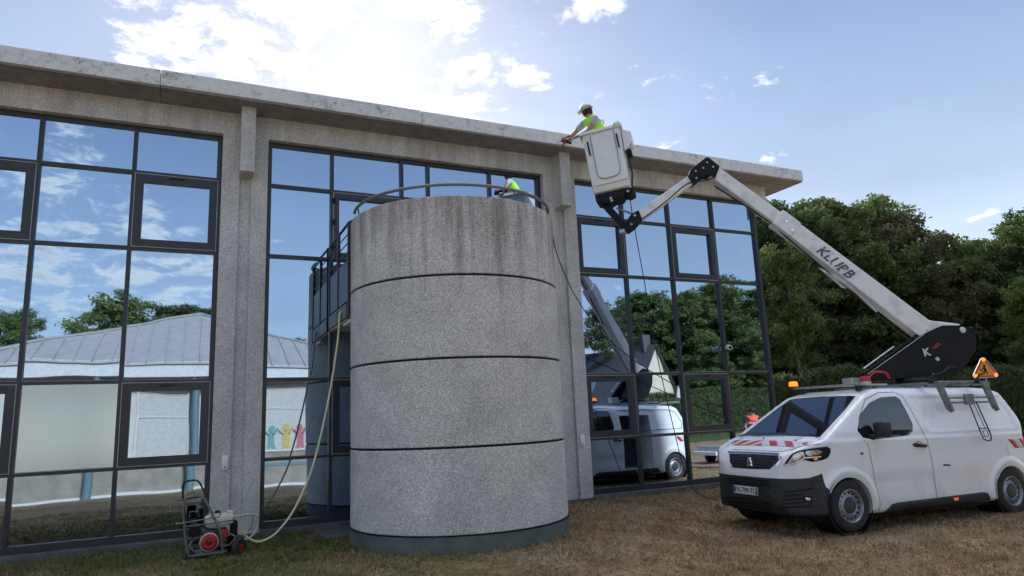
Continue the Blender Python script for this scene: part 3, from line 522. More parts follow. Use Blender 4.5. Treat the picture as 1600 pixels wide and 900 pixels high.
# house with cream gable beyond the hedge
def house():
    def W_(p): return Vector((p[0], 23.18 - p[1], p[2]))
    pk = Vector((35.3, 47, 0)); r = Vector((.347, -.935, 0)); w = Vector((.935, .347, 0))
    t = empty('gable_house', W_((35.3, 47, 0)), label='house with cream gable wall and dark slate roof behind the clipped hedge', cat='house'); o0 = Vector(t.location)
    def P(mb, n, m, p=t): o = mb.build(n, m, p); o.location = -o0 if p is t else (0, 0, 0); return o
    g = lambda a, l, z: W_(pk + w * a - r * l + Vector((0, 0, z)))
    mb = MB(); F = [g(-2.7, 0, -.5), g(2.7, 0, -.5), g(2.7, 0, 2.6), g(0, 0, 7.3), g(-2.7, 0, 2.6)]; Bk = [g(-2.7, 11, -.5), g(2.7, 11, -.5), g(2.7, 11, 2.6), g(0, 11, 7.3), g(-2.7, 11, 2.6)]
    mb.quad(F); mb.quad(Bk)
    for i in (0, 1, 4): mb.quad([F[i], F[(i + 1) % 5], Bk[(i + 1) % 5], Bk[i]])
    P(mb, 'wall', MT['gable'])
    mb = MB()
    for s_ in (-1, 1):
        n_ = .13
        for zz in (0,): mb.quad([g(0, -.25, 7.45), g(s_ * 3.05, -.25, 2.2), g(s_ * 3.05, 11.2, 2.2), g(0, 11.2, 7.45)]); mb.quad([g(0, -.25, 7.32), g(s_ * 3.0, -.25, 2.08), g(s_ * 3.0, 11.2, 2.08), g(0, 11.2, 7.32)]); mb.quad([g(0, -.25, 7.45), g(s_ * 3.05, -.25, 2.2), g(s_ * 3.0, -.25, 2.08), g(0, -.25, 7.32)])
    rf = P(mb, 'roof', MT['slate'])
    c = g(0, .9, 7.2); mb = MB(); mb.box((c.x - .35, c.y - .3, 6.8), (c.x + .35, c.y + .3, 8.2), .02); q = mb.build('chimney', MT['slate'], rf)
    a, b = g(-1.55, 5.2, 0), g(-1.55, 6.4, 0); mb = MB(); mb.quad([g(-1.3, 5, 5.32), g(-2.2, 5, 3.77), g(-2.2, 6.1, 3.77), g(-1.3, 6.1, 5.32)]); mb.build('skylight', MT['chrome'], rf)
house()
t = empty('flatbed_trailer', (16.4, 5.2, 0), label='low white flatbed trailer parked behind the van, seen in the glass', cat='trailer')
MB().box((-1.5, -.7, .42), (1.5, .7, .58), .02).build('deck', MT['boom_white'], t); MB().box((-1.2, -.72, .58), (-.5, .7, .82), .02).build('side_board', MT['alu'], t)
for x in (-.4, .5): MB().lathe([(.001, -.08), (.28, -.08), (.3, -.05), (.3, .05), (.28, .08), (.001, .08)], (x, .72, .3), (0, 1, 0), 20).build('wheel', MT['tyre'], t, True); t.scale = (.7, .8, .72); MB().lathe([(.001, -.08), (.28, -.08), (.3, -.05), (.3, .05), (.28, .08), (.001, .08)], (x, -.72, .3), (0, 1, 0), 20).build('wheel', MT['tyre'], t, True)

# ------------------------------------------------------------------ trees and hedges
def leaves(cent, rad_, per, size, flat, r):
    """leaf quads spread through clumps; returns (n*4,3)"""
    k = np.maximum(6, (per * (rad_ / rad_.mean()) ** 2)).astype(int); c = np.repeat(cent, k, 0); R_ = np.repeat(rad_, k)[:, None]; n = len(c)
    d = r.normal(size=(n, 3)); d /= np.linalg.norm(d, axis=1)[:, None]; rr = r.random((n, 1)) ** .5 * (1 + .35 * np.abs(r.normal(size=(n, 1)))); pos = c + d * rr * R_ * np.array([1, 1, flat])
    nrm = d * .3 + r.normal(size=(n, 3)) * .8 + np.array([0, 0, .3]); nrm /= np.linalg.norm(nrm, axis=1)[:, None]
    a = np.cross(nrm, r.normal(size=(n, 3))); a /= np.linalg.norm(a, axis=1)[:, None]; b = np.cross(nrm, a); s = size * r.uniform(.5, 1.5, (n, 1)); a = a * s; b = b * s * .5
    return np.stack([pos - a, pos - b * .9, pos + a, pos + b], 1).reshape(-1, 3)
def tree_variant(seed, H, Wd, lo, mat, bark, dens=1.0, leaf=.1, nbr=60, gap=0.0):
    """trunk, rising limbs, twigs; leaf clumps sit along the twigs so that the crown has gaps, sprays and an uneven edge"""
    r = np.random.default_rng(seed); mb = MB(); rr = random.Random(seed)
    sway = [Vector((rr.uniform(-.3, .3) * k / 2, rr.uniform(-.3, .3) * k / 2, H * .95 * k / 6)) for k in range(7)]
    mb.tube(sway, [H * .017 * (1 - k / 7.2) + .015 for k in range(7)], 8); cents = []
    def prof(k): return math.sin(PI * min(1, max(0, (k - lo) / (1.03 - lo)) ** .7 * .84 + .14)) ** .8
    for i in range(nbr):
        k = lo + (.97 - lo) * (i + rr.random()) / nbr; q = k / .95 * 6; i0 = min(5, int(q)); p = sway[i0].lerp(sway[i0 + 1], min(1, q - i0)); an = i * 2.4 + rr.uniform(-.5, .5)
        ln = Wd / 2 * prof(k) * rr.choice([.55, .8, 1, 1.05, 1.22]) * rr.uniform(.8, 1.1); rise = rr.uniform(.15, .75)
        e = p + Vector((math.cos(an) * ln, math.sin(an) * ln, rise * ln)); m_ = p.lerp(e, .5) + Vector((0, 0, rr.uniform(-.15, .15) * ln)); rb = max(.018, .05 * H / 11 * (1.1 - k))
        mb.tube([p, m_, e], [rb, rb * .6, .01], 5)
        nt_ = 3 + int(ln * 2.0)
        for j in range(nt_):
            f = .3 + .7 * (j + rr.random()) / nt_; b0 = p.lerp(m_, f * 2) if f < .5 else m_.lerp(e, f * 2 - 1); t_ = b0 + Vector((rr.gauss(0, .42), rr.gauss(0, .42), rr.uniform(-.15, .55))) * H / 11
            if rr.random() > gap: cents.append((t_, rr.uniform(.2, .48))); 
            if j % 2: mb.tube([b0, t_], [.014, .005], 3)
    for j in range(10): cents.append((sway[6] + Vector((rr.gauss(0, .35), rr.gauss(0, .35), rr.uniform(-.7, .55))), rr.uniform(.15, .35)))
    C = np.array([c[0][:] for c in cents]); Rr = np.array([c[1] for c in cents]) * H / 11 * 1.1
    V = leaves(C, Rr, int(120 * dens), leaf, .7, r); me = quads_mesh('crown', V, 4); me.materials.append(mat)
    bmesh.ops.recalc_face_normals(mb.bm, faces=mb.bm.faces[:]); tm = bpy.data.meshes.new('trunk'); mb.bm.to_mesh(tm); mb.bm.free(); tm.materials.append(bark); tm.polygons.foreach_set('use_smooth', [True] * len(tm.polygons))
    print('tree', seed, len(V) // 4, len(cents)); return me, tm
TV = [tree_variant(1, 11, 6.6, .12, LEAF[0], MT['bark']), tree_variant(2, 11, 6.0, .08, LEAF[1], MT['bark'], 1.1), tree_variant(3, 11, 7.0, .16, LEAF[2], MT['bark'], .9, gap=.1),
      tree_variant(4, 11, 5.8, .1, LEAF[3], MT['bark'], .9), tree_variant(5, 11, 6.8, .14, LEAF[0], MT['bark'], 1.0), tree_variant(6, 11, 5.0, .42, LEAF[1], MT['bark'], .7, nbr=26, gap=.25), tree_variant(8, 11, 6.0, .34, LEAF[3], MT['birch'], .7, nbr=34, gap=.15)]
def tree(v, x, y, h, wide, rz, name, label, group=None):
    t = empty(name, (x, y, 0 if y > 0 else -.5), (0, 0, rz), label=label, cat='tree', group=group); s_ = h / 11; t.scale = (s_ * wide, s_ * wide, s_)
    for n_, me in (('crown', TV[v][0]), ('trunk', TV[v][1])): o = bpy.data.objects.new(n_, me); COL.objects.link(o); o.parent = t
G1 = 'trees behind the hedge on the right'
DT = [(3, 24.4, 25.6, 9.6, .95, .3, 'light_green_tree', 'light green tree just past the right end of the glass facade'),
      (6, 24.6, 22.2, 8.6, .8, 1.3, 'birch_tree', 'slender pale trunked tree beside the corner of the building'),
      (1, 26.4, 25.4, 12.0, .9, .9, 'dark_tree', 'dark evergreen rising behind the light green tree at the building corner'),
      (0, 29.3, 23.9, 12.2, 1.0, 2.1, 'broadleaf_tree', 'tall broadleaf tree whose top stands above the upper boom'),
      (1, 31.0, 25.5, 11.8, .9, 4.0, 'dark_tree', 'dark tree right of the tallest broadleaf tree behind the boom'),
      (2, 32.4, 22.6, 10.9, 1.0, .4, 'brown_tinged_tree', 'brown tinged tree with thinning foliage behind the middle of the boom'),
      (4, 34.4, 24.0, 12.1, 1.05, 3.3, 'broadleaf_tree', 'rounded green tree behind the brown tinged tree'),
      (0, 36.4, 21.4, 9.2, .9, 5.1, 'broadleaf_tree', 'broadleaf tree above the black boom turret'),
      (1, 36.8, 20.0, 8.6, .9, 1.9, 'dark_tree', 'lower dark tree in the dip right of the boom'),
      (5, 38.2, 19.4, 10.6, .8, 2.7, 'scots_pine', 'thin topped pine standing above its neighbours near the right edge'),
      (4, 38.9, 18.3, 10.6, 1.0, 3.9, 'broadleaf_tree', 'big green tree at the right edge of the picture'),
      (3, 34.5, 17.4, 7.2, .8, 2.2, 'light_green_tree', 'small light green tree behind the roadworks sign'),
      (1, 42.5, 15.5, 11.0, 1.1, .2, 'dark_tree', 'dark tree beyond the right edge of the wood'),
      (0, 28.5, 29.5, 11.5, 1.1, .9, 'broadleaf_tree', 'tree in the second row behind the boom elbow'),
      (4, 34.5, 28.0, 11.6, 1.1, 1.4, 'broadleaf_tree', 'tree in the second row behind the middle of the wood'),
      (1, 41.5, 23.5, 10.4, 1.2, 2.5, 'dark_tree', 'dark tree in the second row at the right of the wood')]
for d in DT: tree(*d, G1)
G2 = 'trees behind the camera, mirrored in the glass'
RT = [(4, -4.4, -25, 10.4, 1.2, .4, 'round_tree', 'rounded dark tree behind the nursery roof in the left glass'), (1, -.4, -26, 10.2, 1.3, 1.4, 'round_tree', 'dark tree right of the rounded one behind the nursery roof'), (0, -8.8, -19, 8.6, .8, 2.0, 'broadleaf_tree', 'tree at the left edge of the glass beyond the nursery'),
      (1, 7.0, -26, 8.6, .6, 2.0, 'dark_tree', 'small tree top over the nursery roof in the middle bay'), (5, 34.0, -27, 12.0, 1.0, .3, 'scots_pine', 'thin pine left of the gable house in the right glass'), (5, 31.5, -33, 13.0, 1.1, 1.9, 'scots_pine', 'open crowned pine behind the slate roof in the right glass'),
      (1, 40.5, -33, 12.0, 1.2, .9, 'dark_tree', 'dark tree behind the gable house chimney'), (0, 46, -32, 13.5, 1.2, 2.9, 'broadleaf_tree', 'broadleaf tree right of the gable house'), (3, 44.5, -24.5, 8.4, 1.1, 1.1, 'light_green_tree', 'light green tree behind the clipped hedge right of the gable'),
      (4, 52, -31, 15.2, 1.2, .9, 'broadleaf_tree', 'tallest tree in the right glass'), (1, 58, -29, 15.4, 1.2, 3.9, 'dark_tree', 'dark tree at the right of the mirrored wood'), (6, 51, -23.5, 9.5, 1.0, .9, 'birch_tree', 'pale trunked tree over the mirrored hedge'), (4, 64, -27, 15, 1.3, 1.0, 'broadleaf_tree', 'tree at the far right of the mirrored wood'), (0, 48, -38, 15.5, 1.3, 5, 'broadleaf_tree', 'second row tree of the mirrored wood'), (1, 57, -37, 16, 1.4, 2, 'dark_tree', 'second row dark tree of the mirrored wood')]
for d in RT: tree(d[0], d[1], d[2] - 2.0, *d[3:], G2)
def hedge(path, h, th, rough, n, label, seed, leaf=.07):
    r = np.random.default_rng(seed); P_ = np.array(path, float); seg = np.linalg.norm(np.diff(P_, axis=0), axis=1); cum = np.concatenate([[0], np.cumsum(seg)])
    s = r.uniform(0, cum[-1], n); i = np.minimum(np.searchsorted(cum, s, side='right') - 1, len(seg) - 1); f = (s - cum[i]) / seg[i]; p = P_[i] * (1 - f)[:, None] + P_[i + 1] * f[:, None]
    d = np.diff(P_, axis=0)[i] / seg[i][:, None]; nm = np.stack([-d[:, 1], d[:, 0]], -1); hh = h + rough * (np.sin(s * 2.1) * .5 + np.sin(s * 5.3 + 1) * .35 + np.sin(s * .6) * .6 + np.sin(s * 13.) * .2)
    u = r.random(n); top = u < .3; side = np.where(r.random(n) < .5, -1, 1); off = np.where(top, r.uniform(-1, 1, n) * th / 2, side * (th / 2 + r.normal(0, .07, n))); z = np.where(top, hh + r.normal(0, .05, n), r.random(n) ** .8 * hh)
    off = off * (1 - .18 * (z / hh) ** 4); c = np.stack([p[:, 0] + nm[:, 0] * off, p[:, 1] + nm[:, 1] * off, z], -1)
    dirs = np.stack([nm[:, 0] * side * .5, nm[:, 1] * side * .5, np.full(n, .9)], -1) + r.normal(0, .45, (n, 3)); dirs /= np.linalg.norm(dirs, axis=1)[:, None]
    a = dirs * (leaf * r.uniform(.7, 2.0, n) * (1 + rough * top))[:, None]; b = np.cross(dirs, r.normal(size=(n, 3))); b /= np.linalg.norm(b, axis=1)[:, None]; b *= leaf * .42
    V = np.stack([c - a, c + b, c + a * 1.2, c - b], 1).reshape(-1, 3); x0 = Vector((*P_[0], 0)); t = empty('hedge', x0, label=label, cat='hedge')
    me = quads_mesh('hedge_foliage', V - np.array(x0), 4); f_ = link('foliage', me, LEAF[4], t); mb = MB()
    for a_, b_ in zip(P_, P_[1:]):
        dd = (b_ - a_) / np.linalg.norm(b_ - a_); nn = np.array([-dd[1], dd[0]]) * (th / 2 - .1); q = [a_ - nn - x0.xy, b_ - nn - x0.xy, b_ + nn - x0.xy, a_ + nn - x0.xy]
        mb.prism([tuple(v) for v in q], (0, 0, (h - .3) / 2 - .25), (1, 0, 0), (0, 1, 0), h - .3 + .5)
    mb.build('hedge_core', LEAF[1], t)
hedge([(12, 25.5), (18.5, 21.2), (25.2, 17.6), (31.5, 14.6), (44, 9.0)], 2.75, 1.5, .22, 90000, 'shaggy conifer hedge running behind the van and the end of the building', 4)
hedge([(29, -20.6), (43, -20.9), (60, -18), (75, -10)], 3.0, 1.3, .04, 60000, 'clipped straight hedge facing the building, seen in the right glass', 5, .09)
#@@VAN
# ------------------------------------------------------------------ van
VO = Vector((8.2, 7.69, .04)); VR = (0, -.018, PI - .065)
van = empty('panel_van', VO, VR, label='white panel van with red and white hood stripes parked on the dry lawn', cat='van')
def mirror(p): return [(x, -y) for x, y in p[::-1]]
def solid(polys_axis):
    obs = []
    for poly, o, ux, uy, th in polys_axis:
        b = MB().prism(poly, o, ux, uy, th); obs.append(b.build('tmp', None))
    base = obs[0]
    for k in obs[1:]:
        m = base.modifiers.new('b', 'BOOLEAN'); m.operation = 'INTERSECT'; m.solver = 'EXACT'; m.object = k
    m = base.modifiers.new('r', 'REMESH'); m.mode = 'VOXEL'; m.voxel_size = .024
    m = base.modifiers.new('s', 'SMOOTH'); m.factor = .5; m.iterations = 14
    me = ev(base)
    for k in obs: bpy.data.objects.remove(k)
    return me
def boolean(me, op, cutters):
    o = bpy.data.objects.new('tmp', me.copy()); COL.objects.link(o); cs = []
    for i, c in enumerate(cutters):
        k = c.build('tmpc', None); cs.append(k); m = o.modifiers.new('b', 'BOOLEAN'); m.operation = op; m.solver = 'EXACT'; m.object = k
    r = ev(o); bpy.data.objects.remove(o)
    for k in cs: bpy.data.objects.remove(k)
    return r
side_poly = [(.80, .24), (.90, .36), (.935, .60), (.94, .76), (.905, .90), (.84, 1.01), (.66, 1.12), (.28, 1.235), (-.70, 1.83), (-.98, 1.905), (-1.5, 1.93), (-3.0, 1.92), (-3.46, 1.89), (-3.60, 1.82), (-3.76, 1.5), (-3.86, 1.2), (-3.90, .8), (-3.90, .35), (-3.82, .22), (-.5, .2)]
pl_half = [(.955, 0), (.94, .38), (.875, .63), (.73, .82), (.5, .915), (.2, .95), (-.4, .965), (-3.2, .965), (-3.72, .945), (-3.87, .85), (-3.91, .5)]
plan = pl_half + mirror(pl_half)[:-1]
fr_half = [(0, .1), (.90, .1), (.955, .28), (.965, .75), (.955, 1.1), (.925, 1.3), (.83, 1.66), (.785, 1.81), (.70, 1.90), (.5, 1.94), (0, 1.955)]
front = fr_half + [(-a, b) for a, b in fr_half[::-1][1:-1]]
X_, Y_, Z_ = (1, 0, 0), (0, 1, 0), (0, 0, 1)
body0 = solid([(side_poly, (0, 0, 0), X_, Z_, 2.4), (plan, (0, 0, 1), X_, Y_, 3), (front, (-1.5, 0, 0), Y_, Z_, 8)])
for v_ in body0.vertices:          # pressed shapes: wheel-arch flares, door scallop, shoulder line, hood ribs
    x_, y_, z_ = v_.co; sy = 1 if y_ > 0 else -1
    if abs(y_) > .6:
        k_ = min(1, (abs(y_) - .6) / .25)
        for wu in (0, -3.275):
            d_ = math.hypot(x_ - wu, z_ - .335)
            if z_ > .25: v_.co.y += sy * k_ * .026 * math.exp(-((d_ - .445) / .055) ** 2)
        if -1.75 < x_ < -.35: v_.co.y -= sy * k_ * .016 * math.exp(-((z_ - .60) / .13) ** 2) * min(1, (x_ + 1.75) / .15, (-.35 - x_) / .15)
        if -2.95 < x_ < -1.75: v_.co.y -= sy * k_ * .012 * math.exp(-((z_ - .58) / .15) ** 2)
        v_.co.y += sy * k_ * .010 * math.exp(-((z_ - 1.17) / .035) ** 2) * (x_ > -3.7)
        if -3.62 < x_ < -1.7 and 1.27 < z_ < 1.78: v_.co.y -= sy * k_ * .012 * min(1, (z_ - 1.27) / .03, (1.78 - z_) / .03, (x_ + 3.62) / .05, (-1.7 - x_) / .05)
    if x_ > .2 and z_ > 1.0 and abs(y_) < .8: v_.co.z += .018 * math.exp(-((abs(y_) - .56) / .09) ** 2) * min(1, (x_ - .2) / .2) - .008 * math.exp(-(y_ / .3) ** 2)
bvh = BVHTree.FromPolygons([v.co[:] for v in body0.vertices], [p.vertices[:] for p in body0.polygons])
WB = 3.275
def cylb(u, v0, v1, r, z=.335, seg=48): return MB().prism([(r * math.cos(2 * PI * k / seg), r * math.sin(2 * PI * k / seg)) for k in range(seg)], (u, (v0 + v1) / 2, z), X_, Z_, abs(v1 - v0))
win = [(-.31, 1.32), (-.45, 1.53), (-.72, 1.70), (-.98, 1.775), (-1.28, 1.785), (-1.35, 1.74), (-1.40, 1.52), (-1.42, 1.38), (-1.38, 1.28), (-1.27, 1.225), (-.56, 1.185), (-.38, 1.22)]
ws = [(-.80, 1.245), (-.60, 1.25), (0, 1.262), (.60, 1.25), (.80, 1.245), (.725, 1.62), (.655, 1.80), (.5, 1.815), (0, 1.825), (-.5, 1.815), (-.655, 1.80), (-.725, 1.62)]
bump = [(.425, .79), (.44, .70), (.40, .60), (.33, .52), (.33, .1), (1.2, .1), (1.2, .715), (.9, .715), (.6, .735)]
bump = [(.425, .77), (.40, .60), (.30, .50), (.30, .1), (1.2, .1), (1.2, .71), (.8, .71), (.6, .72)]
def c_win(): return MB().prism(win, (0, .86, 0), X_, Z_, .4), MB().prism(win, (0, -.86, 0), X_, Z_, .4)
def c_ws(): return MB().prism(ws, (.1, 0, 0), Y_, Z_, 1.9)
def c_bump(): return MB().prism(bump, (0, 0, 0), X_, Z_, 3)
arches = lambda: [cylb(0, .5, 1.2, .385), cylb(0, -.5, -1.2, .385), cylb(-WB, .5, 1.2, .385), cylb(-WB, -.5, -1.2, .385)]
slide = [(-1.62, .36), (-2.55, .36), (-2.55, 1.66), (-1.62, 1.66)]
def fin(me, name, mat, parent=van, grow=0):
    if grow:
        me.calc_loop_triangles() if hasattr(me, 'calc_loop_triangles') else None
        n = [v.normal.copy() for v in me.vertices]
        for v, q in zip(me.vertices, n): v.co += q * grow
    o = link(name, me, mat, parent, True)
    if hasattr(me, 'set_sharp_from_angle'): me.set_sharp_from_angle(angle=rad(40))
    return o
body = boolean(body0, 'DIFFERENCE', [*c_win(), c_ws(), c_bump(), *arches(), MB().prism(slide, (0, -.75, 0), X_, Z_, .8)])
fin(body, 'body', MT['white_paint'])
for k, s_ in ((0, 1), (1, -1)):
    fin(boolean(body0, 'INTERSECT', [c_win()[k]]), 'side_window', MT['darkglass'], grow=-.008)
fin(boolean(body0, 'INTERSECT', [c_ws()]), 'windscreen', MT['darkglass'], grow=-.005)
bo = fin(boolean(boolean(body0, 'INTERSECT', [c_bump()]), 'DIFFERENCE', [cylb(0, .5, 1.2, .38), cylb(0, -.5, -1.2, .38)]), 'bumper', MT['trim'], grow=.008)
MB().box((-2.5, -.5, .40), (-1.66, .1, 1.62)).build('cargo_bay', MT['cavity'], van)
MB().box((-3.6, -.86, .16), (.5, .86, .24)).build('underbody', MT['black'], van)
for u in (0, -WB):
    for s_ in (-1, 1): pass
def cast(o, d):
    o = Vector(o); d = Vector(d).normalized(); h = bvh.ray_cast(o, d); return (h[0], h[1]) if h[0] is not None else (None, None)
def patch(poly, fn, lift, name, mat, parent=van, grid=.035, thick=.012):
    """fit a flat outline to the body: fn maps 2D -> (ray origin, ray direction); grid verts are cast on the skin and lifted by `lift`"""
    from mathutils.geometry import delaunay_2d_cdt
    P2 = []
    for a, b in zip(poly, poly[1:] + poly[:1]):
        k = max(1, int(math.dist(a, b) / grid))
        for i in range(k): P2.append(Vector((a[0] + (b[0] - a[0]) * i / k, a[1] + (b[1] - a[1]) * i / k)))
    nb = len(P2); xs = [p.x for p in P2]; ys = [p.y for p in P2]; x = min(xs) + grid / 2
    def inside(q):
        c = False
        for i in range(nb):
            a, b = P2[i], P2[i - 1]
            if (a.y > q[1]) != (b.y > q[1]) and q[0] < (b.x - a.x) * (q[1] - a.y) / (b.y - a.y) + a.x: c = not c
        return c
    ins = []
    while x < max(xs):
        y = min(ys) + grid / 2
        while y < max(ys):
            if inside((x, y)) and min((Vector((x, y)) - p).length for p in P2) > grid * .35: ins.append(Vector((x, y)))
            y += grid
        x += grid
    vs, es, fs, *_ = delaunay_2d_cdt(P2 + ins, [], [list(range(nb))], 1, 1e-5)
    bm = bmesh.new(); top = []
    for v in vs:
        o, d = fn(v.x, v.y); p, n = cast(o, d)
        if p is None: p, n = Vector(o) + Vector(d).normalized() * .5, -Vector(d).normalized(); p = bvh.find_nearest(p)[0] or p
        top.append((bm.verts.new(p + n * lift), n))
    nn = {v: n for v, n in top}; bm.verts.index_update()
    for f in fs:
        try: bm.faces.new([top[i][0] for i in f])
        except ValueError: pass
    r = bmesh.ops.extrude_edge_only(bm, edges=[e for e in bm.edges if e.is_boundary])
    for e in r['geom']:
        if isinstance(e, bmesh.types.BMVert):
            q = min(nn, key=lambda w: (w.co - e.co).length_squared); e.co -= nn[q] * (thick + lift)
    bmesh.ops.recalc_face_normals(bm, faces=bm.faces[:]); me = bpy.data.meshes.new(name); bm.to_mesh(me); bm.free()
    if sum(f.normal.dot(nn[top[0][0]]) if 0 else 0 for f in []) < 0: pass
    return link(name, me, mat, parent, True)
fS = lambda s_: (lambda a, b: ((a, 2.5 * s_, b), (0, -s_, 0)))          # from the side (s=+1 left side, towards the camera)
fF = lambda a, b: ((3, a, b), (-1, 0, 0))                                # from the front: (v, z)
EYE = Vector((7.683, 8.206, 1.572)); UXv = Vector((-.728, .686, 0)).normalized(); REF = Vector((.6, .8, 1.0))
def fV(a, b): q = REF + UXv * a + Vector((0, 0, b - 1.0)); return EYE, (q - EYE)
def fVm(a, b): o, d = fV(a, b); return Vector((o.x, -o.y, o.z)), Vector((d.x, -d.y, d.z))
def strip(pts, fn, w, name, mat, lift=.0015, parent=van):
    """narrow band on the skin along a 2D polyline"""
    q = []
    for a, b in zip(pts, pts[1:]):
        k = max(1, int(math.dist(a, b) / .03)); q += [(a[0] + (b[0] - a[0]) * i / k, a[1] + (b[1] - a[1]) * i / k) for i in range(k)]
    q.append(pts[-1]); bm = bmesh.new(); prev = None
    for i, p in enumerate(q):
        a, b = q[max(0, i - 1)], q[min(len(q) - 1, i + 1)]; t = Vector((b[0] - a[0], b[1] - a[1])).normalized(); n = Vector((-t.y, t.x)) * w / 2; c = []
        for s_ in (-1, 1):
            o, d = fn(p[0] + n.x * s_, p[1] + n.y * s_); h, hn = cast(o, d)
            if h is None: c = None; break
            c.append(bm.verts.new(h + hn * lift))
        if c and prev: bm.faces.new((prev[0], prev[1], c[1], c[0]))
        prev = c
    bmesh.ops.recalc_face_normals(bm, faces=bm.faces[:]); me = bpy.data.meshes.new(name); bm.to_mesh(me); bm.free(); return link(name, me, mat, parent, True)
for s_ in (1, -1):
    F_ = fS(s_)
    strip([(-.40, 1.47), (-.66, 1.75), (-.97, 1.84), (-1.30, 1.85), (-1.42, 1.80), (-1.50, 1.52), (-1.61, 1.1), (-1.64, .7), (-1.64, .3)], F_, .009, 'door_seam', MT['seam'])
    strip([(-.36, 1.2), (-.44, 1.12), (-.47, .76), (-.53, .38), (-.5, .23)], F_, .009, 'door_seam', MT['seam'])
    strip([(-1.76, 1.235), (-2.6, 1.26), (-3.59, 1.28), (-3.64, 1.42), (-3.56, 1.62), (-3.46, 1.73), (-3.27, 1.79), (-2.15, 1.80), (-1.58, 1.79)], F_, .012, 'panel_crease', MT['seam'] if s_ < 0 else MT['white_paint'], .006)
    patch([(-.60, .205), (-.75, .31), (-.85, .325), (-2.62, .36), (-2.70, .34), (-2.76, .24)], F_, .018, 'sill_trim', MT['trim'])
    patch([(-1.30, 1.10), (-1.32, 1.065), (-1.52, 1.045), (-1.56, 1.06), (-1.55, 1.085), (-1.33, 1.115)], F_, .03, 'door_handle', MT['trim'])
    strip([(-1.36, 1.115), (-1.43, 1.135), (-1.5, 1.11)], F_, .012, 'handle_recess', MT['seam'])
    for q in ([(-3.35, 1.10), (-3.45, 1.10), (-3.60, .965), (-3.48, .965)], [(-3.60, 1.10), (-3.68, 1.10), (-3.80, .965), (-3.71, .965)]): patch(q, F_, .002, 'red_stripe', MT['red'], thick=.0)
    patch([(-3.45, 1.10), (-3.60, 1.10), (-3.71, .965), (-3.60, .965)], F_, .0015, 'white_stripe', MT['reflwhite'], thick=.0)
    patch([(-.27, 1.01), (-.30, 1.03), (-.33, 1.01), (-.30, .99)], F_, .008, 'side_repeater', MT['hub'])
    strip([(-1.85, .785), (-2.0, .775)], F_, .025, 'model_badge', MT['seam'])
    patch([(-1.96, .285), (-2.04, .285), (-2.04, .32), (-1.96, .32)], F_, .03, 'marker_light', MT['amber_dull'])
    # arch liner and lip
    for u in (0, -WB):
        MB().lathe([(.38, 0), (.40, .0), (.40, .38), (.001, .38)], (u, .955 * s_, .335), (0, -s_, 0), 40).build('arch_liner', MT['black'], van, True)
        arc = [(u + .392 * math.cos(rad(a)), .335 + .392 * math.sin(rad(a))) for a in range(-12 if u else 22, 195 if not u else 193, 6)]
        if u == 0: arc = [p for p in arc if not (p[0] > .28 and p[1] < .5)]
        strip(arc, F_, .03, 'arch_lip', MT['white_paint'], .012)
strip([(-3.3, 1.0), (-3.3, .86)], fS(1), .006, 'fuel_flap_seam', MT['seam'])
# front
hood = [(-.80, 1.24), (-.85, 1.16), (-.87, 1.08), (-.72, 1.05)]
GR = [(-.945, 1.045), (-.62, 1.035), (-.306, 1.012), (-.300, .955), (-.36, .90), (-.433, .835), (-.66, .838), (-.90, .853), (-.945, .93)]
gr = patch(GR, fV, .004, 'grille', MT['trim'], grid=.03)
strip([(-.96, 1.062), (-.62, 1.05), (-.285, 1.028), (-.272, .965), (-.335, .885)], fV, .022, 'grille_surround', MT['chrome'], .012)
for k in range(5):
    y = 1.015 - k * .038; strip([(-.93, y + .006), (-.62, y), (-.33 - .03 * k * (k > 1), y - .012)], fV, .012, 'grille_bar', MT['black'], .01)
em = patch([(-.70, .975), (-.675, .99), (-.655, .975), (-.665, .945), (-.645, .925), (-.66, .90), (-.645, .875), (-.665, .87), (-.675, .895), (-.69, .87), (-.71, .875), (-.695, .90), (-.705, .93), (-.69, .95)], fV, .022, 'lion_emblem', MT['chrome'], grid=.012)
HL = [(-.255, .882), (-.20, .96), (-.136, 1.031), (-.07, 1.068), (.014, 1.090), (.17, 1.115), (.32, 1.130), (.352, 1.10), (.348, 1.05), (.31, .985), (.25, .955), (.109, .930), (.06, .945), (.01, .960), (-.05, .935), (-.12, .898)]
for fn in (fV, fVm):
    h_ = patch(HL, fn, .006, 'headlight', MT['black'], grid=.025)
    patch([(-.21, .905), (-.115, 1.02), (-.03, 1.06), (.02, 1.06), (-.01, .985), (-.07, .945), (-.14, .915)], fn, .011, 'lamp_chamber', MT['lamp_clear'], h_, .02)
    patch([(.05, 1.07), (.19, 1.09), (.25, 1.06), (.21, 1.02), (.07, 1.0), (.03, 1.03)], fn, .011, 'lamp_chamber', MT['lamp_clear'], h_, .02)
    strip([(-.235, .893), (-.12, .912), (-.03, .955), (.02, .985), (.10, .99), (.22, 1.0)], fn, .016, 'daylight_strip', MT['lamp_white'], .016, h_)
    strip([(.0, 1.06), (.02, .985)], fn, .012, 'chamber_divider', MT['lamp_white'], .016, h_)
    patch([(.13, .978), (.18, .982), (.172, .958), (.135, .953)], fn, .016, 'indicator', MT['amber_dull'], h_, .02)
    fg = patch([(-.05, .49), (.06, .485), (.05, .405), (-.045, .41)], fn, .014, 'fog_lamp', MT['black']); patch([(-.022, .468), (.036, .463), (.026, .425), (-.018, .43)], fn, .02, 'fog_lens', MT['lamp_white'], fg, .02)
    for k in range(5): strip([(-.28 - .012 * k, .53 - .05 * k), (-.05, .56 - .052 * k), (.085 - .012 * k, .59 - .058 * k)][:2 if 0 < k < 4 else 3], fn, .02, 'bumper_slat', MT['black'], .02)
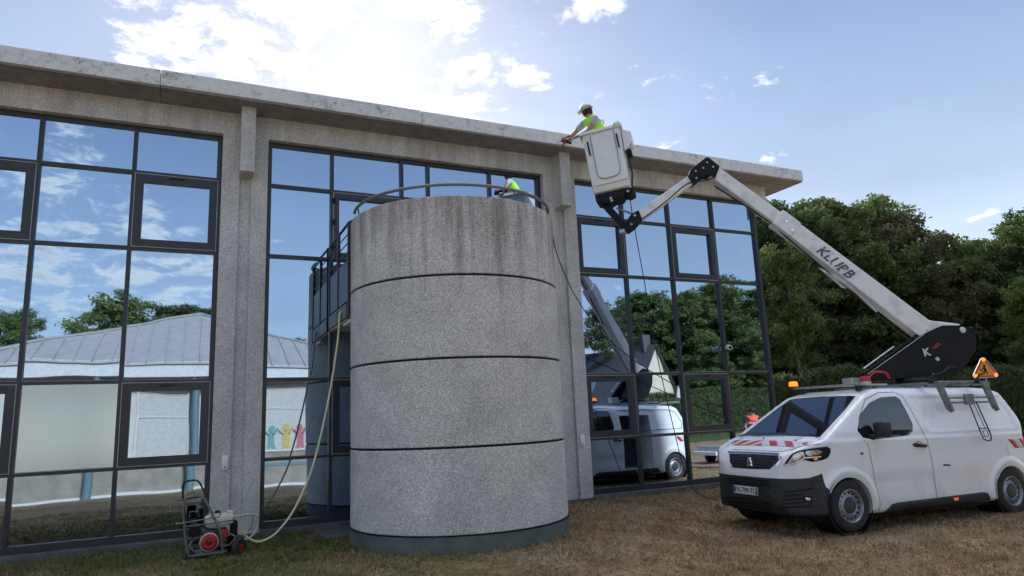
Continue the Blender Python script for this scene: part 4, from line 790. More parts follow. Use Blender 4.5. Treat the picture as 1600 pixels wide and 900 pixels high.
for k in range(3): strip([(-.985 + .006 * k, .715 - .032 * k), (-.72, .70 - .033 * k), (-.45, .672 - .03 * k)], fV, .018, 'intake_bar', MT['black'], .0155)
for k in range(4): strip([(-1.02 + .01 * k, .46 - .045 * k), (-.72, .435 - .045 * k), (-.45, .385 - .04 * k)], fV, .022, 'lower_intake_bar', MT['black'], .0155)
# hood seam and striping
strip([(.18, 1.26), (.27, 1.20), (.23, 1.165), (.02, 1.14), (-.1, 1.10), (-.28, 1.065), (-.62, 1.09), (-.9, 1.10)], fV, .007, 'hood_seam', MT['seam'])
patch([(-.857, 1.224), (-.47, 1.218), (-.30, 1.213), (.10, 1.187), (.075, 1.15), (-.085, 1.118), (-.30, 1.138), (-.50, 1.146), (-.90, 1.155)], fV, .004, 'reflective_band', MT['reflwhite'], grid=.02, thick=0)
for q in ([(-.85, 1.222), (-.79, 1.222), (-.86, 1.19), (-.905, 1.185)], [(-.72, 1.222), (-.645, 1.220), (-.803, 1.155), (-.879, 1.158)], [(-.555, 1.219), (-.478, 1.216), (-.682, 1.152), (-.773, 1.153)], [(-.613, 1.151), (-.499, 1.187), (-.506, 1.147)], [(-.404, 1.214), (-.305, 1.211), (-.298, 1.142), (-.400, 1.144)], [(-.209, 1.205), (-.109, 1.198), (-.092, 1.124), (-.192, 1.130)], [(.009, 1.175), (.085, 1.182), (.07, 1.156), (.02, 1.15)]):
    patch(q, fV, .007, 'red_stripe', MT['red'], grid=.02, thick=0)
for a in ((-.47, 1.245), (-.06, 1.215)): p_, n_ = cast(*fV(*a)); MB().lathe([(.001, .014), (.012, .012), (.02, 0)], p_, n_, 8).build('washer_jet', MT['trim'], van)
# plate
pp, pn = cast((3, .0, .52), (-1, 0, 0)); pp = pp + Vector((.022, 0, 0))
pm = Matrix.Translation(pp) @ Euler((0, rad(-3), 0)).to_matrix().to_4x4()
pl_ = MB().box((-.006, -.26, -.055), (.004, .26, .055), .003, pm).build('number_plate', MT['reflwhite'], van)
def on_plate(o, dx=0): o.parent = pl_; o.matrix_local = pm @ Matrix.Translation((.006, dx, -.003)) @ Euler((PI / 2, 0, PI / 2)).to_matrix().to_4x4()
tm = text_mesh('FX-799-TL', .098, .001, .0012); o = link('plate_lettering', tm, MT['black'], pl_); on_plate(o)
for y in (-.238, .238): MB().box((.004, y - .02, -.05), (.0065, y + .02, .05), 0, pm).build('plate_band', material('plate_blue', (.02, .05, .3), .5) if y < 0 else MT['teal'], pl_)
# wipers, mirrors
strip([(-.62, 1.285), (-.2, 1.29), (.05, 1.285)], fV, .02, 'wiper', MT['trim'], .02); strip([(-.80, 1.275), (-.50, 1.33)], fV, .016, 'wiper', MT['trim'], .02)
for s_ in (1, -1):
    mb = MB(); mb.box((-.68, s_ * .95, 1.22), (-.56, s_ * 1.18, 1.43), .035); mr_ = mb.build('wing_mirror', MT['trim'], van, True); MB().box((-.688, s_ * .98, 1.25), (-.679, s_ * 1.15, 1.40), .003).build('mirror_glass', MT['chrome'], mr_)
    MB().box((-.62, s_ * .88, 1.21), (-.52, s_ * 1.0, 1.26), .012).build('mirror_arm', MT['trim'], mr_, True)
MB().tube([(-1.0, .35, 1.90), (-1.14, .35, 2.06)], .007, 6).build('aerial', MT['trim'], van)
# door mirror dent marks of the side: rear lights
for s_ in (1, -1): MB().box((-3.91, s_ * .74, .85), (-3.80, s_ * .86, 1.12), .02).build('rear_light', MT['redlens'], van, True)
MB().box((-3.97, -.85, .36), (-3.85, .85, .52), .03).build('rear_bumper', MT['trim'], van, True)
# wheels
def wheel(u, s_):
    w = empty('wheel', (u, .87 * s_, .335)); w.parent = van; ax = (0, s_, 0)
    MB().lathe([(.215, -.11), (.30, -.11), (.328, -.095), (.337, -.06), (.337, .055), (.328, .082), (.305, .098), (.25, .10), (.215, .085)], (0, 0, 0), ax, 48).build('tyre', MT['tyre'], w, True)
    for k in range(3):
        r_ = .336; MB().lathe([(r_ + .001, -.045 + k * .04), (r_ + .0015, -.04 + k * .04)], (0, 0, 0), ax, 32).build('tread_groove', MT['black'], w) if 0 else None
    mb = MB(); mb.lathe([(.222, .09), (.212, .098), (.200, .085), (.192, .045), (.155, .05), (.12, .075), (.10, .062), (.095, .03), (.001, .03)], (0, 0, 0), ax, 48); mb.build('rim', MT['rim'], w, True)
    mb = MB(); mb.lathe([(.098, .05), (.095, .078), (.06, .088), (.001, .09)], (0, 0, 0), ax, 28); mb.build('hub_cap', MT['hub'], w, True)
    hole = None
    for k in range(15):
        a = 2 * PI * k / 15; c = (.168 * math.cos(a), 0, .168 * math.sin(a))
        if hole is None: hole = MB().lathe([(.001, .058), (.0135, .058), (.0135, .03)], (0, 0, 0), ax, 10).build('rim_hole', MT['black'], w); hole.location = c
        else: q = hole.copy(); COL.objects.link(q); q.parent = w; q.location = c
for u in (0, -WB):
    for s_ in (1, -1): wheel(u, s_)
# roof equipment: front light bar, side rack arms, ladder
t = empty('beacon_bar', VO, VR, label='aluminium light bar over the windscreen of the van with beacons at both ends', cat='light bar')
MB().box((-.93, -.78, 1.965), (-.86, .62, 1.995), .004).build('bar', MT['alu'], t); MB().box((-1.5, .44, 1.965), (-.86, .50, 1.99), .004).build('bar', MT['alu'], t)
for v in (-.6, .5): MB().box((-.93, v - .03, 1.88), (-.86, v + .03, 1.966), .005).build('foot', MT['trim'], t)
for v, m, u in ((-.80, 'amber', -.9), (.55, 'redlens', -1.0)):
    b = MB().lathe([(.001, 0), (.075, 0), (.075, .045), (.001, .05)], (u, v, 1.975), (0, 0, 1), 20).build('beacon_base', MT['hub'] if m == 'amber' else MT['alu'], t, True)
    MB().lathe([(.072, .05), (.07, .10), (.055, .125), (.001, .13)], (u, v, 1.975), (0, 0, 1), 20).build('beacon_lens', MT[m], b, True)
t = empty('roof_rack', VO, VR, label='grey steel roof rack with drop arms and folding step on the van side', cat='roof rack')
for u, du in ((-1.93, -.19), (-2.93, -.18)):
    a = empty('rack_arm'); a.parent = t
    MB().prism([(-.06, 0), (.07, 0), (.05, -.45), (.0, -.50), (-.075, -.47)], (u, 1.0, 1.99), (1, 0, .0), (.42, 0, 1), .045, .008).build('arm_box', MT['steel'], a)
    MB().tube([(u, .97, 1.96), (u + du, 1.03, 1.56)], .02, 8).build('arm_tube', MT['steel'], a, True)
    MB().lathe([(.001, -.05), (.04, -.05), (.04, .05), (.001, .05)], (u, .93, 1.99), (0, 1, 0), 14).build('arm_knuckle', MT['black'], a, True); MB().tube([(u + .02, .8, 1.93), (u, .92, 2.05), (u - .06, .92, 2.1)], .014, 6).build('clamp', MT['black'], a)
    MB().box((u - .03, -.9, 1.945), (u + .03, .95, 1.98)).build('crossbar', MT['steel'], t)
for z in (1.745, 1.675): MB().tube([(-2.08, 1.02, z), (-3.02, 1.02, z)], .014, 8).build('side_rail', MT['steel'], t, True)
MB().tube([(-1.93, .88, 1.985), (-3.05, .88, 1.985)], .02, 8).build('side_rail', MT['steel'], t, True)
st = MB().box((-2.42, 1.0, 1.64), (-2.60, 1.05, 1.80), .008).build('step_bracket', MT['steel'], t)
st.data.materials[0] = MT['steel']
LD = MB(); LD.tube(curve([(-2.46, 1.04, 1.72), (-2.58, 1.05, 1.35), (-2.64, 1.06, 1.16), (-2.68, 1.06, 1.12), (-2.78, 1.06, 1.10), (-2.82, 1.06, 1.14), (-2.80, 1.06, 1.25), (-2.64, 1.04, 1.68)], 6), .009, 6)
LD.tube([(-2.60, 1.055, 1.29), (-2.795, 1.06, 1.28)], .008, 6); LD.tube([(-2.57, 1.04, 1.7), (-2.72, 1.06, 1.28)], .005, 5); LD.tube([(-2.66, 1.06, 1.25), (-2.76, 1.06, 1.245), (-2.77, 1.06, 1.17), (-2.69, 1.06, 1.16)], .006, 5, closed=True)
LD.build('folding_step', MT['black'], t, True)
# warning sign on the roof (triangle, worker pictogram, three lamps)
sg = Vector((12.80, 7.30, 2.03))
sa = math.atan2(.995, .10); fx = Vector((.80, -.60, 0)); fz = Vector((.02, .0, 1)); fn_ = fx.cross(fz).normalized()
t = empty('roadworks_sign', sg, label='triangular amber roadworks sign with three flashing lamps on the van roof', cat='sign')
def tri(r, rr=.06, k=5):
    out = []
    for j in range(3):
        a = rad(90 + 120 * j); c = (r - 2 * rr) * math.cos(a), (r - 2 * rr) * math.sin(a)
        for i in range(k + 1): b = a + rad(-60 + 120 * i / k); out.append((c[0] + rr * math.cos(b), c[1] + rr * math.sin(b)))
    return out
zc = .20; F0 = Vector((0, 0, zc)); sc_ = .60
MB().prism([(a * sc_ / .6, b * sc_ / .6) for a, b in tri(.36)], F0, fx, fz, .03, .004).build('backing', MT['reflwhite'], t)
MB().prism(tri(.335, .05), F0 + fn_ * .016, fx, fz, .008).build('red_border', MT['red'], t); MB().prism(tri(.255, .03), F0 + fn_ * .021, fx, fz, .008).build('face', MT['sign_yellow'], t)
pict = MB(); q = F0 + fn_ * .027
pict.prism([(-.01 + .028 * math.cos(a), .10 + .028 * math.sin(a)) for a in [PI * k / 5 for k in range(10)]], q, fx, fz, .004)
pict.prism([(-.035, .07), (.0, .075), (.03, .01), (.045, -.10), (.02, -.10), (.0, -.02), (-.03, -.10), (-.055, -.10), (-.03, .0)], q, fx, fz, .004)
pict.prism([(-.03, .06), (-.10, .0), (-.09, -.012), (-.02, .04)], q + fn_ * .001, fx, fz, .004); pict.prism([(-.12, .03), (-.04, -.09), (-.03, -.085), (-.108, .035)], q + fn_ * .002, fx, fz, .004); pict.prism([(-.15, -.11), (-.05, -.11), (-.09, -.06)], q, fx, fz, .004)
pict.build('worker_pictogram', MT['black'], t)
for j in range(3):
    a = rad(90 + 120 * j); c = F0 + fx * .245 * math.cos(a) + fz * .245 * math.sin(a) + fn_ * .02; MB().lathe([(.001, .03), (.03, .025), (.042, .0)], c, fn_, 16).build('lamp', MT['amber'], t, True)
MB().tube([(0, 0, -.13), (0, 0, .05)], .02, 8).build('post', MT['steel'], t); t.scale = (.74,) * 3; t.location = (12.66, 7.36, 2.05)

# ------------------------------------------------------------------ boom lift on the van roof
D0 = Vector((-0.88666, 0.46242, 0)); T0 = Vector((11.0, 7.5, 0)); UZ = Vector((0, 0, 1)); NB = D0.cross(UZ)   # NB points to the camera side? sign handled below
CS = 1 if NB.dot(Vector((-11, -7.5, 0))) > 0 else -1
lift_ = empty('boom_lift', T0 + Vector((0, 0, 2.0)), label='white articulated boom on a black turret mounted on the van roof', cat='boom lift')
def LP(mb, n, m, p=lift_, **k): o = mb.build(n, m, p, **k); o.location = -Vector(lift_.location) if p is lift_ else (0, 0, 0); return o
def pt(s_, z, off=0): return T0 + D0 * s_ + UZ * z + NB * CS * off
def beam(a, b, h, th, bev=.02):
    a, b = Vector(a), Vector(b); d = (b - a).normalized(); n = Vector((-d.y, d.x)) * h / 2; return MB().prism([tuple(a - n), tuple(b - n), tuple(b + n), tuple(a + n)], T0, D0, UZ, th, bev)
LP(MB().lathe([(.001, 2.0), (.34, 2.0), (.34, 2.05), (.28, 2.1), (.001, 2.1)], T0, UZ, 32), 'slew_ring', MT['black'], smooth=True)
LP(MB().box((10.3, 7.05, 1.93), (12.2, 7.15, 1.99)).box((10.3, 7.85, 1.93), (12.2, 7.95, 1.99)).box((10.6, 7.1, 1.985), (11.5, 7.9, 2.01)), 'subframe', MT['steel'])
mast = [(0.86, 2.144), (0.85, 2.194), (-0.109, 2.792), (-0.307, 2.876), (-0.484, 2.939), (-0.773, 2.925), (-0.931, 2.857), (-0.998, 2.736), (-0.953, 2.492), (-0.684, 2.165), (-0.55, 2.113), (0.754, 2.086)]  # boom outlines below come from image pixels, projected through the camera onto this plane
tur = LP(MB().prism(mast, T0 + NB * CS * .13, D0, UZ, .012, .003), 'turret_plate', MT['black']); LP(MB().prism(mast, T0 - NB * CS * .13, D0, UZ, .012, .003), 'turret_plate', MT['black'])
LP(MB().prism([(-0.44, 2.123), (-0.684, 2.205), (-0.931, 2.512), (-0.908, 2.714), (-0.55, 2.507), (0.541, 2.146)], T0, D0, UZ, .24), 'turret_core', MT['black'])
LP(MB().tube([pt(0.881, 2.203, .1), pt(-0.066, 2.801, .1)], .022, 10), 'ram_tube', MT['black'], smooth=True); LP(MB().tube([pt(0.903, 2.282, .13), pt(0.358, 2.625, .13)], .014, 8), 'ram_rod', MT['alu'], smooth=True); LP(MB().tube([pt(0.881, 2.184, .185), pt(-0.131, 2.802, .185)], .006, 6), 'plate_edge', MT['alu'])
for s_, z, r_ in ((-0.796, 2.844, .052), (-0.307, 2.383, .038), (-0.219, 2.874, .014), (-0.208, 2.141, .014)): LP(MB().lathe([(.001, .03), (r_ * .8, .028), (r_, .015), (r_, 0)], pt(s_, z, .13), NB * CS, 20), 'pivot_pin', MT['alu'], smooth=True)
k_ = text_mesh('K', .17, .001, .006); o = link('turret_lettering', k_, MT['reflwhite'], tur); xr = -D0; 
def face_m(c, ang=0):   # text plane on the camera side of the boom plane
    z = NB * CS; y = UZ; x = y.cross(z); m = Matrix((x, y, z)).transposed().to_4x4(); return Matrix.Translation(c) @ m @ Matrix.Rotation(ang, 4, 'Z')
o.matrix_local = face_m(pt(-0.153, 2.502, .1385), rad(8))
o = link('turret_lettering', text_mesh('lubb', .085, .001, .001), MT['redlens'], tur); o.matrix_local = face_m(pt(-0.329, 2.605, .1385), rad(30))
o = LP(MB().tube(curve([pt(0.86, 2.134, .2), pt(0.775, 2.214, .22), pt(0.594, 2.196, .2), pt(0.541, 2.097, .2)], 6), .02, 6), 'red_latch', MT['redlens']); LP(MB().box((9.95, 7.9, 2.0), (10.15, 8.1, 2.14), .01), 'boom_cradle', MT['alu'])
LP(MB().tube(curve([pt(-0.164, 2.101, .1), pt(-0.351, 2.162, .15), pt(-0.495, 2.254, .15), pt(-0.684, 2.205, .1)], 6), .016, 6), 'hydraulic_hose', MT['cord'], smooth=True)
lo_ = LP(MB().prism([(-0.153, 2.722), (2.055, 4.822), (1.851, 5.026), (-0.296, 3.036), (-0.617, 2.982), (-0.796, 2.946), (-0.729, 2.894), (-0.329, 2.846)], T0, D0, UZ, .25, .02), 'lower_boom', MT['boom_white'])
LP(beam((1.717, 4.713), (2.004, 4.969), .31, .28), 'boom_collar', MT['boom_white'])
for s_, z in ((1.799, 4.709), (1.881, 4.87)): LP(MB().lathe([(.001, .02), (.028, .018), (.036, 0)], pt(s_, z, .14), NB * CS, 12), 'collar_bolt', MT['chrome'], smooth=True)
LP(beam((1.902, 4.878), (3.055, 5.908), .235, .2), 'upper_boom', MT['boom_white'])
el = LP(MB().prism([(2.907, 5.947), (3.085, 6.124), (3.143, 6.12), (3.417, 5.92), (3.475, 5.802), (3.397, 5.638), (3.3, 5.711), (3.183, 5.795), (3.085, 5.783), (3.006, 5.731)], T0, D0, UZ, .25, .01), 'elbow_plate', MT['black'])
for s_, z in ((3.026, 5.939), (3.124, 6.026), (3.202, 5.926), (3.339, 5.878), (3.339, 5.746)): MB().lathe([(.001, .012), (.016, .01), (.02, 0)], pt(s_, z, .125), NB * CS, 10).build('elbow_bolt', MT['alu'], el)
LP(beam((3.319, 5.804), (4.483, 5.055), .175, .16), 'fly_arm', MT['boom_white'])
e2 = LP(MB().prism([(4.39, 5.227), (4.521, 5.163), (4.633, 5.027), (4.707, 4.968), (4.688, 4.858), (4.558, 4.847), (4.446, 4.927), (4.333, 5.045)], T0, D0, UZ, .20, .01), 'wrist_plate', MT['black'])
for s_, z in ((4.465, 5.13), (4.539, 4.977)): MB().lathe([(.001, .012), (.02, .01), (.026, 0)], pt(s_, z, .10), NB * CS, 12).build('wrist_bolt', MT['alu'], e2)
MB().box((-.05, -.05, -.035), (.05, .05, .035), .006, Matrix.Translation(pt(4.688, 4.858, .06)) @ Matrix.Rotation(rad(30), 4, 'Z')).build('wrist_block', MT['alu'], e2)
LP(beam((4.595, 4.9), (4.984, 5.41), .11, .1, .01), 'bucket_link', MT['black']); LP(beam((4.446, 5.168), (4.762, 5.314), .03, .03, .004), 'link_rod', MT['steel'])
LP(MB().tube(curve([pt(-.2, 2.62, .06), pt(.1, 2.78, .02), pt(.9, 3.62, .02), pt(1.75, 4.50, .02), pt(2.2, 4.98, .0), pt(3.0, 5.62, .0)], 8), .014, 6), 'hydraulic_hose', MT['cord'], smooth=True)
LP(MB().tube(curve([pt(3.0, 5.74, .135), pt(3.2, 5.68, .15), pt(3.5, 5.66, .09), pt(3.9, 5.36, .085), pt(4.35, 5.06, .09), pt(4.6, 4.96, .11)], 8), .011, 6), 'hydraulic_hose', MT['cord'], smooth=True)
# strut below the lower boom
LP(MB().tube([pt(1.302, 3.932, .1), pt(0.945, 3.689, .1), pt(0.541, 3.227, .1)], .018, 8), 'stay_rod', MT['alu'], smooth=True); LP(MB().prism([(1.365, 4.047), (1.019, 3.687), (0.903, 3.651), (0.818, 3.713), (0.945, 3.827)], T0, D0, UZ, .05, .005), 'stay_bracket', MT['boom_white'])
bl_dir = math.atan2(2.21, -2.09 * -1)
tmx = text_mesh('KLUBB', .24, .001, .007, .35); o = link('boom_lettering', tmx, MT['worn_letter'], lo_); o.matrix_local = face_m(pt(1.145, 4.114, .128), rad(-46.5))
tmx = text_mesh('FRANCE', .09, .001, .001); 
bpy.data.meshes.remove(tmx)
# ------------------------------------------------------------------ bucket
BC = Vector((7.33, 10.55, 5.82)); vdir = Vector((BC.x, BC.y, 0)).normalized(); bx = Vector((vdir.y, -vdir.x, 0)); 
Rb = Matrix((bx, vdir, UZ)).transposed()                        # local x right, y away, z up
Rb = Rb @ Euler((0, rad(-6.0), rad(-7))).to_matrix()
bk_ = empty('work_bucket', BC, Rb.to_euler(), label='white fibreglass work bucket with a door panel, raised against the roof edge', cat='bucket')
out = [(-.34, .0), (.34, .0), (.375, .06), (.385, 1.30), (-.385, 1.30), (-.365, .06)]
b_ = MB(); b_.prism([(-.375, -.31), (.375, -.31), (.375, .31), (-.375, .31)], (0, 0, .70), X_, Y_, 1.24, .05); 
for v in b_.bm.verts:
    f_ = (v.co.z - .08) / 1.24; k = .92 + .08 * f_; v.co.x *= k; v.co.y *= .93 + .07 * f_
shell = b_.build('shell', MT['gelcoat'], bk_, True)
m_ = boolean(shell.data, 'DIFFERENCE', [MB().box((-.34, -.275, .2), (.34, .275, 1.6))]); shell.data = m_; 
for p in m_.polygons: p.use_smooth = True
if hasattr(m_, 'set_sharp_from_angle'): m_.set_sharp_from_angle(angle=rad(38))
if not m_.materials: m_.materials.append(MT['gelcoat'])
mb = MB(); 
for a, b in (((-.42, -.36, 1.27), (.42, -.28, 1.33)), ((-.42, .28, 1.27), (.42, .36, 1.33)), ((-.42, -.28, 1.272), (-.34, .28, 1.328)), ((.34, -.28, 1.272), (.42, .28, 1.328))): mb.box(a, b, .012)
mb.build('rim', MT['gelcoat'], bk_); MB().box((.26, -.38, 1.30), (.40, -.2, 1.37), .02).build('rim_cap', MT['gelcoat'], bk_, True)
dp = [(-.20, 1.22), (.24, 1.22), (.235, .44), (.20, .36), (.12, .325), (-.08, .325), (-.155, .36), (-.19, .44)]
MB().prism(dp, (0, -.318, 0), X_, Z_, .022, .006).build('door_panel', MT['gelcoat'], bk_)
mb = MB(); mb.tube([(x, -.327, z) for x, z in [(-.21, 1.24), (-.20, .44), (-.16, .35), (-.08, .315), (.12, .315), (.21, .35), (.25, .44), (.255, 1.24)]], .004, 6); mb.build('door_seam', MT['seam'], bk_)
MB().prism([(-.26, .25), (.36, .25), (.35, .215), (-.27, .215)], (0, -.31, 0), X_, Z_, .03, .005).build('lower_lip', MT['gelcoat'], bk_)
for x, z0 in ((-.265, .84), (.305, .86)):
    MB().tube([(x, -.33, z0), (x - .004, -.37, z0 + .04), (x - .008, -.37, z0 + .24), (x - .01, -.33, z0 + .28)], .016, 8).build('grab_handle', MT['black'], bk_, True)
MB().prism([(.38, 1.28), (.56, 1.18), (.55, .98), (.45, .86), (.38, .82)], (0, 0, 0), X_, Z_, .42, .02).build('control_hood', MT['gelcoat'], bk_)
MB().box((.39, -.15, .76), (.50, .12, .86), .01).build('control_box', MT['black'], bk_); MB().tube([(.42, 0, .8), (.43, 0, .4), (.36, 0, .05)], .018, 8).build('cable', MT['cord'], bk_)
MB().prism([(-.33, .07), (.34, .07), (.42, .03), (.40, -.03), (.30, -.06), (.22, -.02), (.16, -.09), (.0, -.09), (-.10, -.14), (-.16, -.13), (-.33, -.06)], (0, 0, 0), X_, Z_, .44, .01).build('bucket_frame', MT['black'], bk_)
for x, z in ((-.04, -.06), (-.03, -.11), (.30, .0)): MB().lathe([(.001, .02), (.022, .018), (.026, 0)], (x, -.22, z), (0, -1, 0), 12).build('frame_bolt', MT['alu'], bk_, True)

scale_about_cam(bk_)
# ------------------------------------------------------------------ people
def skinned(pts, edges, name, mat, parent, sub=2, root=0):
    me = bpy.data.meshes.new('sk'); me.from_pydata([p[:3] for p in pts], edges, []); o = bpy.data.objects.new('sk', me); COL.objects.link(o)
    m = o.modifiers.new('skin', 'SKIN'); m.use_smooth_shade = True
    for i, p in enumerate(pts):
        sv = me.skin_vertices[0].data[i]; r = p[3] if hasattr(p[3], '__len__') else (p[3], p[3]); sv.radius = r; sv.use_root = (i == root)
    s_ = o.modifiers.new('sub', 'SUBSURF'); s_.levels = sub; s_.render_levels = sub
    r = ev(o); bpy.data.objects.remove(o); return link(name, r, mat, parent, True)
def hand(wr, d, pl, J, E, wi, curl=.5, s_=1):
    """palm plus five fingers; wr wrist point, d direction, pl palm-side dir"""
    d, pl = Vector(d).normalized(), Vector(pl).normalized(); sd_ = d.cross(pl).normalized() * s_; wr = Vector(wr)
    def add(p, r, pr): J.append((*p, r)); E.append((pr, len(J) - 1)); return len(J) - 1
    pm_ = add(wr + d * .05, (.036, .016), wi); kn = []
    for k, (o_, ln) in enumerate(((-.030, .068), (-.010, .078), (.010, .074), (.030, .058))):
        a = add(wr + d * .092 + sd_ * o_, .0095, pm_); b = add(wr + d * (.092 + ln * .5) + sd_ * o_ + pl * ln * .35 * curl, .0085, a); add(wr + d * (.092 + ln * (.5 + .35 * (1 - curl))) + sd_ * o_ + pl * ln * (.35 * curl + .5 * curl + .05), .0075, b)
    a = add(wr + d * .045 - sd_ * .042 + pl * .01, .011, pm_); add(wr + d * .085 - sd_ * .055 + pl * .03, .009, a)
def person(name, loc, rz, J, label, vest, shirt, helmet, hands, scale=1):
    """J: dict of joint -> local point"""
    t = empty(name, loc, (0, 0, rz), label=label, cat='person'); V_ = lambda k: Vector(J[k])
    order = [('pelvis', (.15, .11)), ('belly', (.135, .10)), ('chest', (.165, .115)), ('neckb', (.07, .065)), ('neck', (.055, .055)), ('head', (.076, .092)), ('crown', (.06, .07)),
             ('shL', .06), ('elL', .042), ('wrL', .029), ('shR', .06), ('elR', .042), ('wrR', .029), ('hipL', .09), ('knL', .06), ('anL', .042), ('toL', .035), ('hipR', .09), ('knR', .06), ('anR', .042), ('toR', .035)]
    ix = {k: i for i, (k, _) in enumerate(order)}; pts = [(*J[k], r) for k, r in order]
    ed = [('pelvis', 'belly'), ('belly', 'chest'), ('chest', 'neckb'), ('neckb', 'neck'), ('neck', 'head'), ('head', 'crown'), ('neckb', 'shL'), ('shL', 'elL'), ('elL', 'wrL'), ('neckb', 'shR'), ('shR', 'elR'), ('elR', 'wrR'), ('pelvis', 'hipL'), ('hipL', 'knL'), ('knL', 'anL'), ('anL', 'toL'), ('pelvis', 'hipR'), ('hipR', 'knR'), ('knR', 'anR'), ('anR', 'toR')]
    E = [(ix[a], ix[b]) for a, b in ed]
    for sd_, k in ((1, 'L'), (-1, 'R')): hand(J['wr' + k], V_('wr' + k) - V_('el' + k), hands[k], pts, E, ix['wr' + k], .6, sd_)
    skinned(pts, E, 'body', MT['skin'], t)
    def garment(keys, rs, edges, n, m): skinned([(*J[k], r) for k, r in zip(keys, rs)], [(keys.index(a), keys.index(b)) for a, b in edges], n, m, t)
    mid = lambda a, b, f: tuple(V_(a).lerp(V_(b), f))
    J['slL'] = mid('shL', 'elL', .6); J['slR'] = mid('shR', 'elR', .6); J['thL'] = mid('hipL', 'knL', .5); J['thR'] = mid('hipR', 'knR', .5); J['cuL'] = mid('knL', 'anL', .94); J['cuR'] = mid('knR', 'anR', .94)
    garment(['pelvis', 'belly', 'chest', 'neckb', 'shL', 'slL', 'shR', 'slR'], [(.165, .125), (.155, .12), (.18, .13), (.08, .075), .075, .06, .075, .06], [('pelvis', 'belly'), ('belly', 'chest'), ('chest', 'neckb'), ('neckb', 'shL'), ('shL', 'slL'), ('neckb', 'shR'), ('shR', 'slR')], 'shirt', shirt)
    garment(['belly', 'chest', 'neckb', 'shL', 'shR'], [(.17, .135), (.195, .145), (.085, .08), .082, .082], [('belly', 'chest'), ('chest', 'neckb'), ('neckb', 'shL'), ('neckb', 'shR')], 'hi_vis_vest', vest)
    for k_, (ra, rb_) in (('belly', (.20, .155)), ('chest', (.225, .168))):
        c_ = V_(k_); ax_ = (V_('chest') - V_('belly')).normalized(); sx_ = (V_('shL') - V_('shR')); sx_ = (sx_ - ax_ * sx_.dot(ax_)).normalized(); fy_ = ax_.cross(sx_)
        bb = MB(); ring_ = [[c_ + ax_ * h_ + sx_ * math.cos(2 * PI * q_ / 28) * ra * .93 + fy_ * math.sin(2 * PI * q_ / 28) * rb_ * .97 for q_ in range(28)] for h_ in (-.022, .022)]
        for q_ in range(28): bb.quad([ring_[0][q_], ring_[0][(q_ + 1) % 28], ring_[1][(q_ + 1) % 28], ring_[1][q_]])
        bb.build('reflective_strip', MT['reflwhite'], t, True)
    garment(['pelvis', 'hipL', 'knL', 'cuL', 'hipR', 'knR', 'cuR'], [(.165, .125), .105, .075, .06, .105, .075, .06], [('pelvis', 'hipL'), ('hipL', 'knL'), ('knL', 'cuL'), ('pelvis', 'hipR'), ('hipR', 'knR'), ('knR', 'cuR')], 'trousers', MT['cloth_dark'])
    for k in 'LR': f = V_('to' + k) - V_('an' + k); f.z = 0; f.normalize(); skinned([(*J['an' + k], .05), (*(V_('an' + k) - Vector((0, 0, .05))), .05), (*(V_('to' + k) + f * .02), (.05, .035))], [(0, 1), (1, 2)], 'shoe', MT['tyre'], t)
    # face
    hd = V_('head'); up_ = (V_('crown') - V_('neck')).normalized(); fw = V_('face') - hd; fw = (fw - up_ * fw.dot(up_)).normalized(); sx = up_.cross(fw)
    mb = MB(); mb.lathe([(.001, .03), (.012, .018), (.017, 0)], hd + fw * .078 - up_ * .015, (fw - up_ * .3), 8); mb.build('nose', MT['skin'], t, True)
    mb = MB(); [mb.lathe([(.001, .006), (.011, .003), (.013, -.004)], hd + fw * .083 + sx * s_ * .032 + up_ * .012, fw, 8) for s_ in (-1, 1)]; mb.build('eyes', MT['hair'], t)
    mb = MB(); mb.tube([hd + fw * .082 - up_ * .05 - sx * .022, hd + fw * .087 - up_ * .053, hd + fw * .082 - up_ * .05 + sx * .022], .005, 6); mb.build('mouth', MT['redlens'], t)
    for s_ in (-1, 1): MB().lathe([(.001, .012), (.02, .010), (.026, 0)], hd + sx * s_ * .072, sx * s_, 10).build('ear', MT['skin'], t, True)
    if helmet:
        c = hd + up_ * .055; h_ = MB().lathe([(.145, -.005), (.142, .005), (.122, .01), (.12, .045), (.10, .09), (.06, .118), (.001, .127)], c, up_, 24).build('helmet', MT['white'], t, True)
        MB().prism([(-.09, 0), (-.08, .06), (0, .085), (.08, .06), (.09, 0)], c + fw * .10, sx, fw, .012, .003).build('helmet_peak', MT['white'], h_)
        MB().lathe([(.1225, .012), (.1235, .03)], c, up_, 24).build('helmet_band', MT['hub'], h_)
        MB().lathe([(.088, -.07), (.1, -.02), (.1, .03)], hd - fw * .012, up_, 16).build('hair', MT['hair'], t, True)
    else:
        MB().lathe([(.088, -.03), (.102, .02), (.098, .07), (.06, .115), (.001, .125)], hd - fw * .012, up_, 20).build('hair', MT['hair'], t, True)
    return t
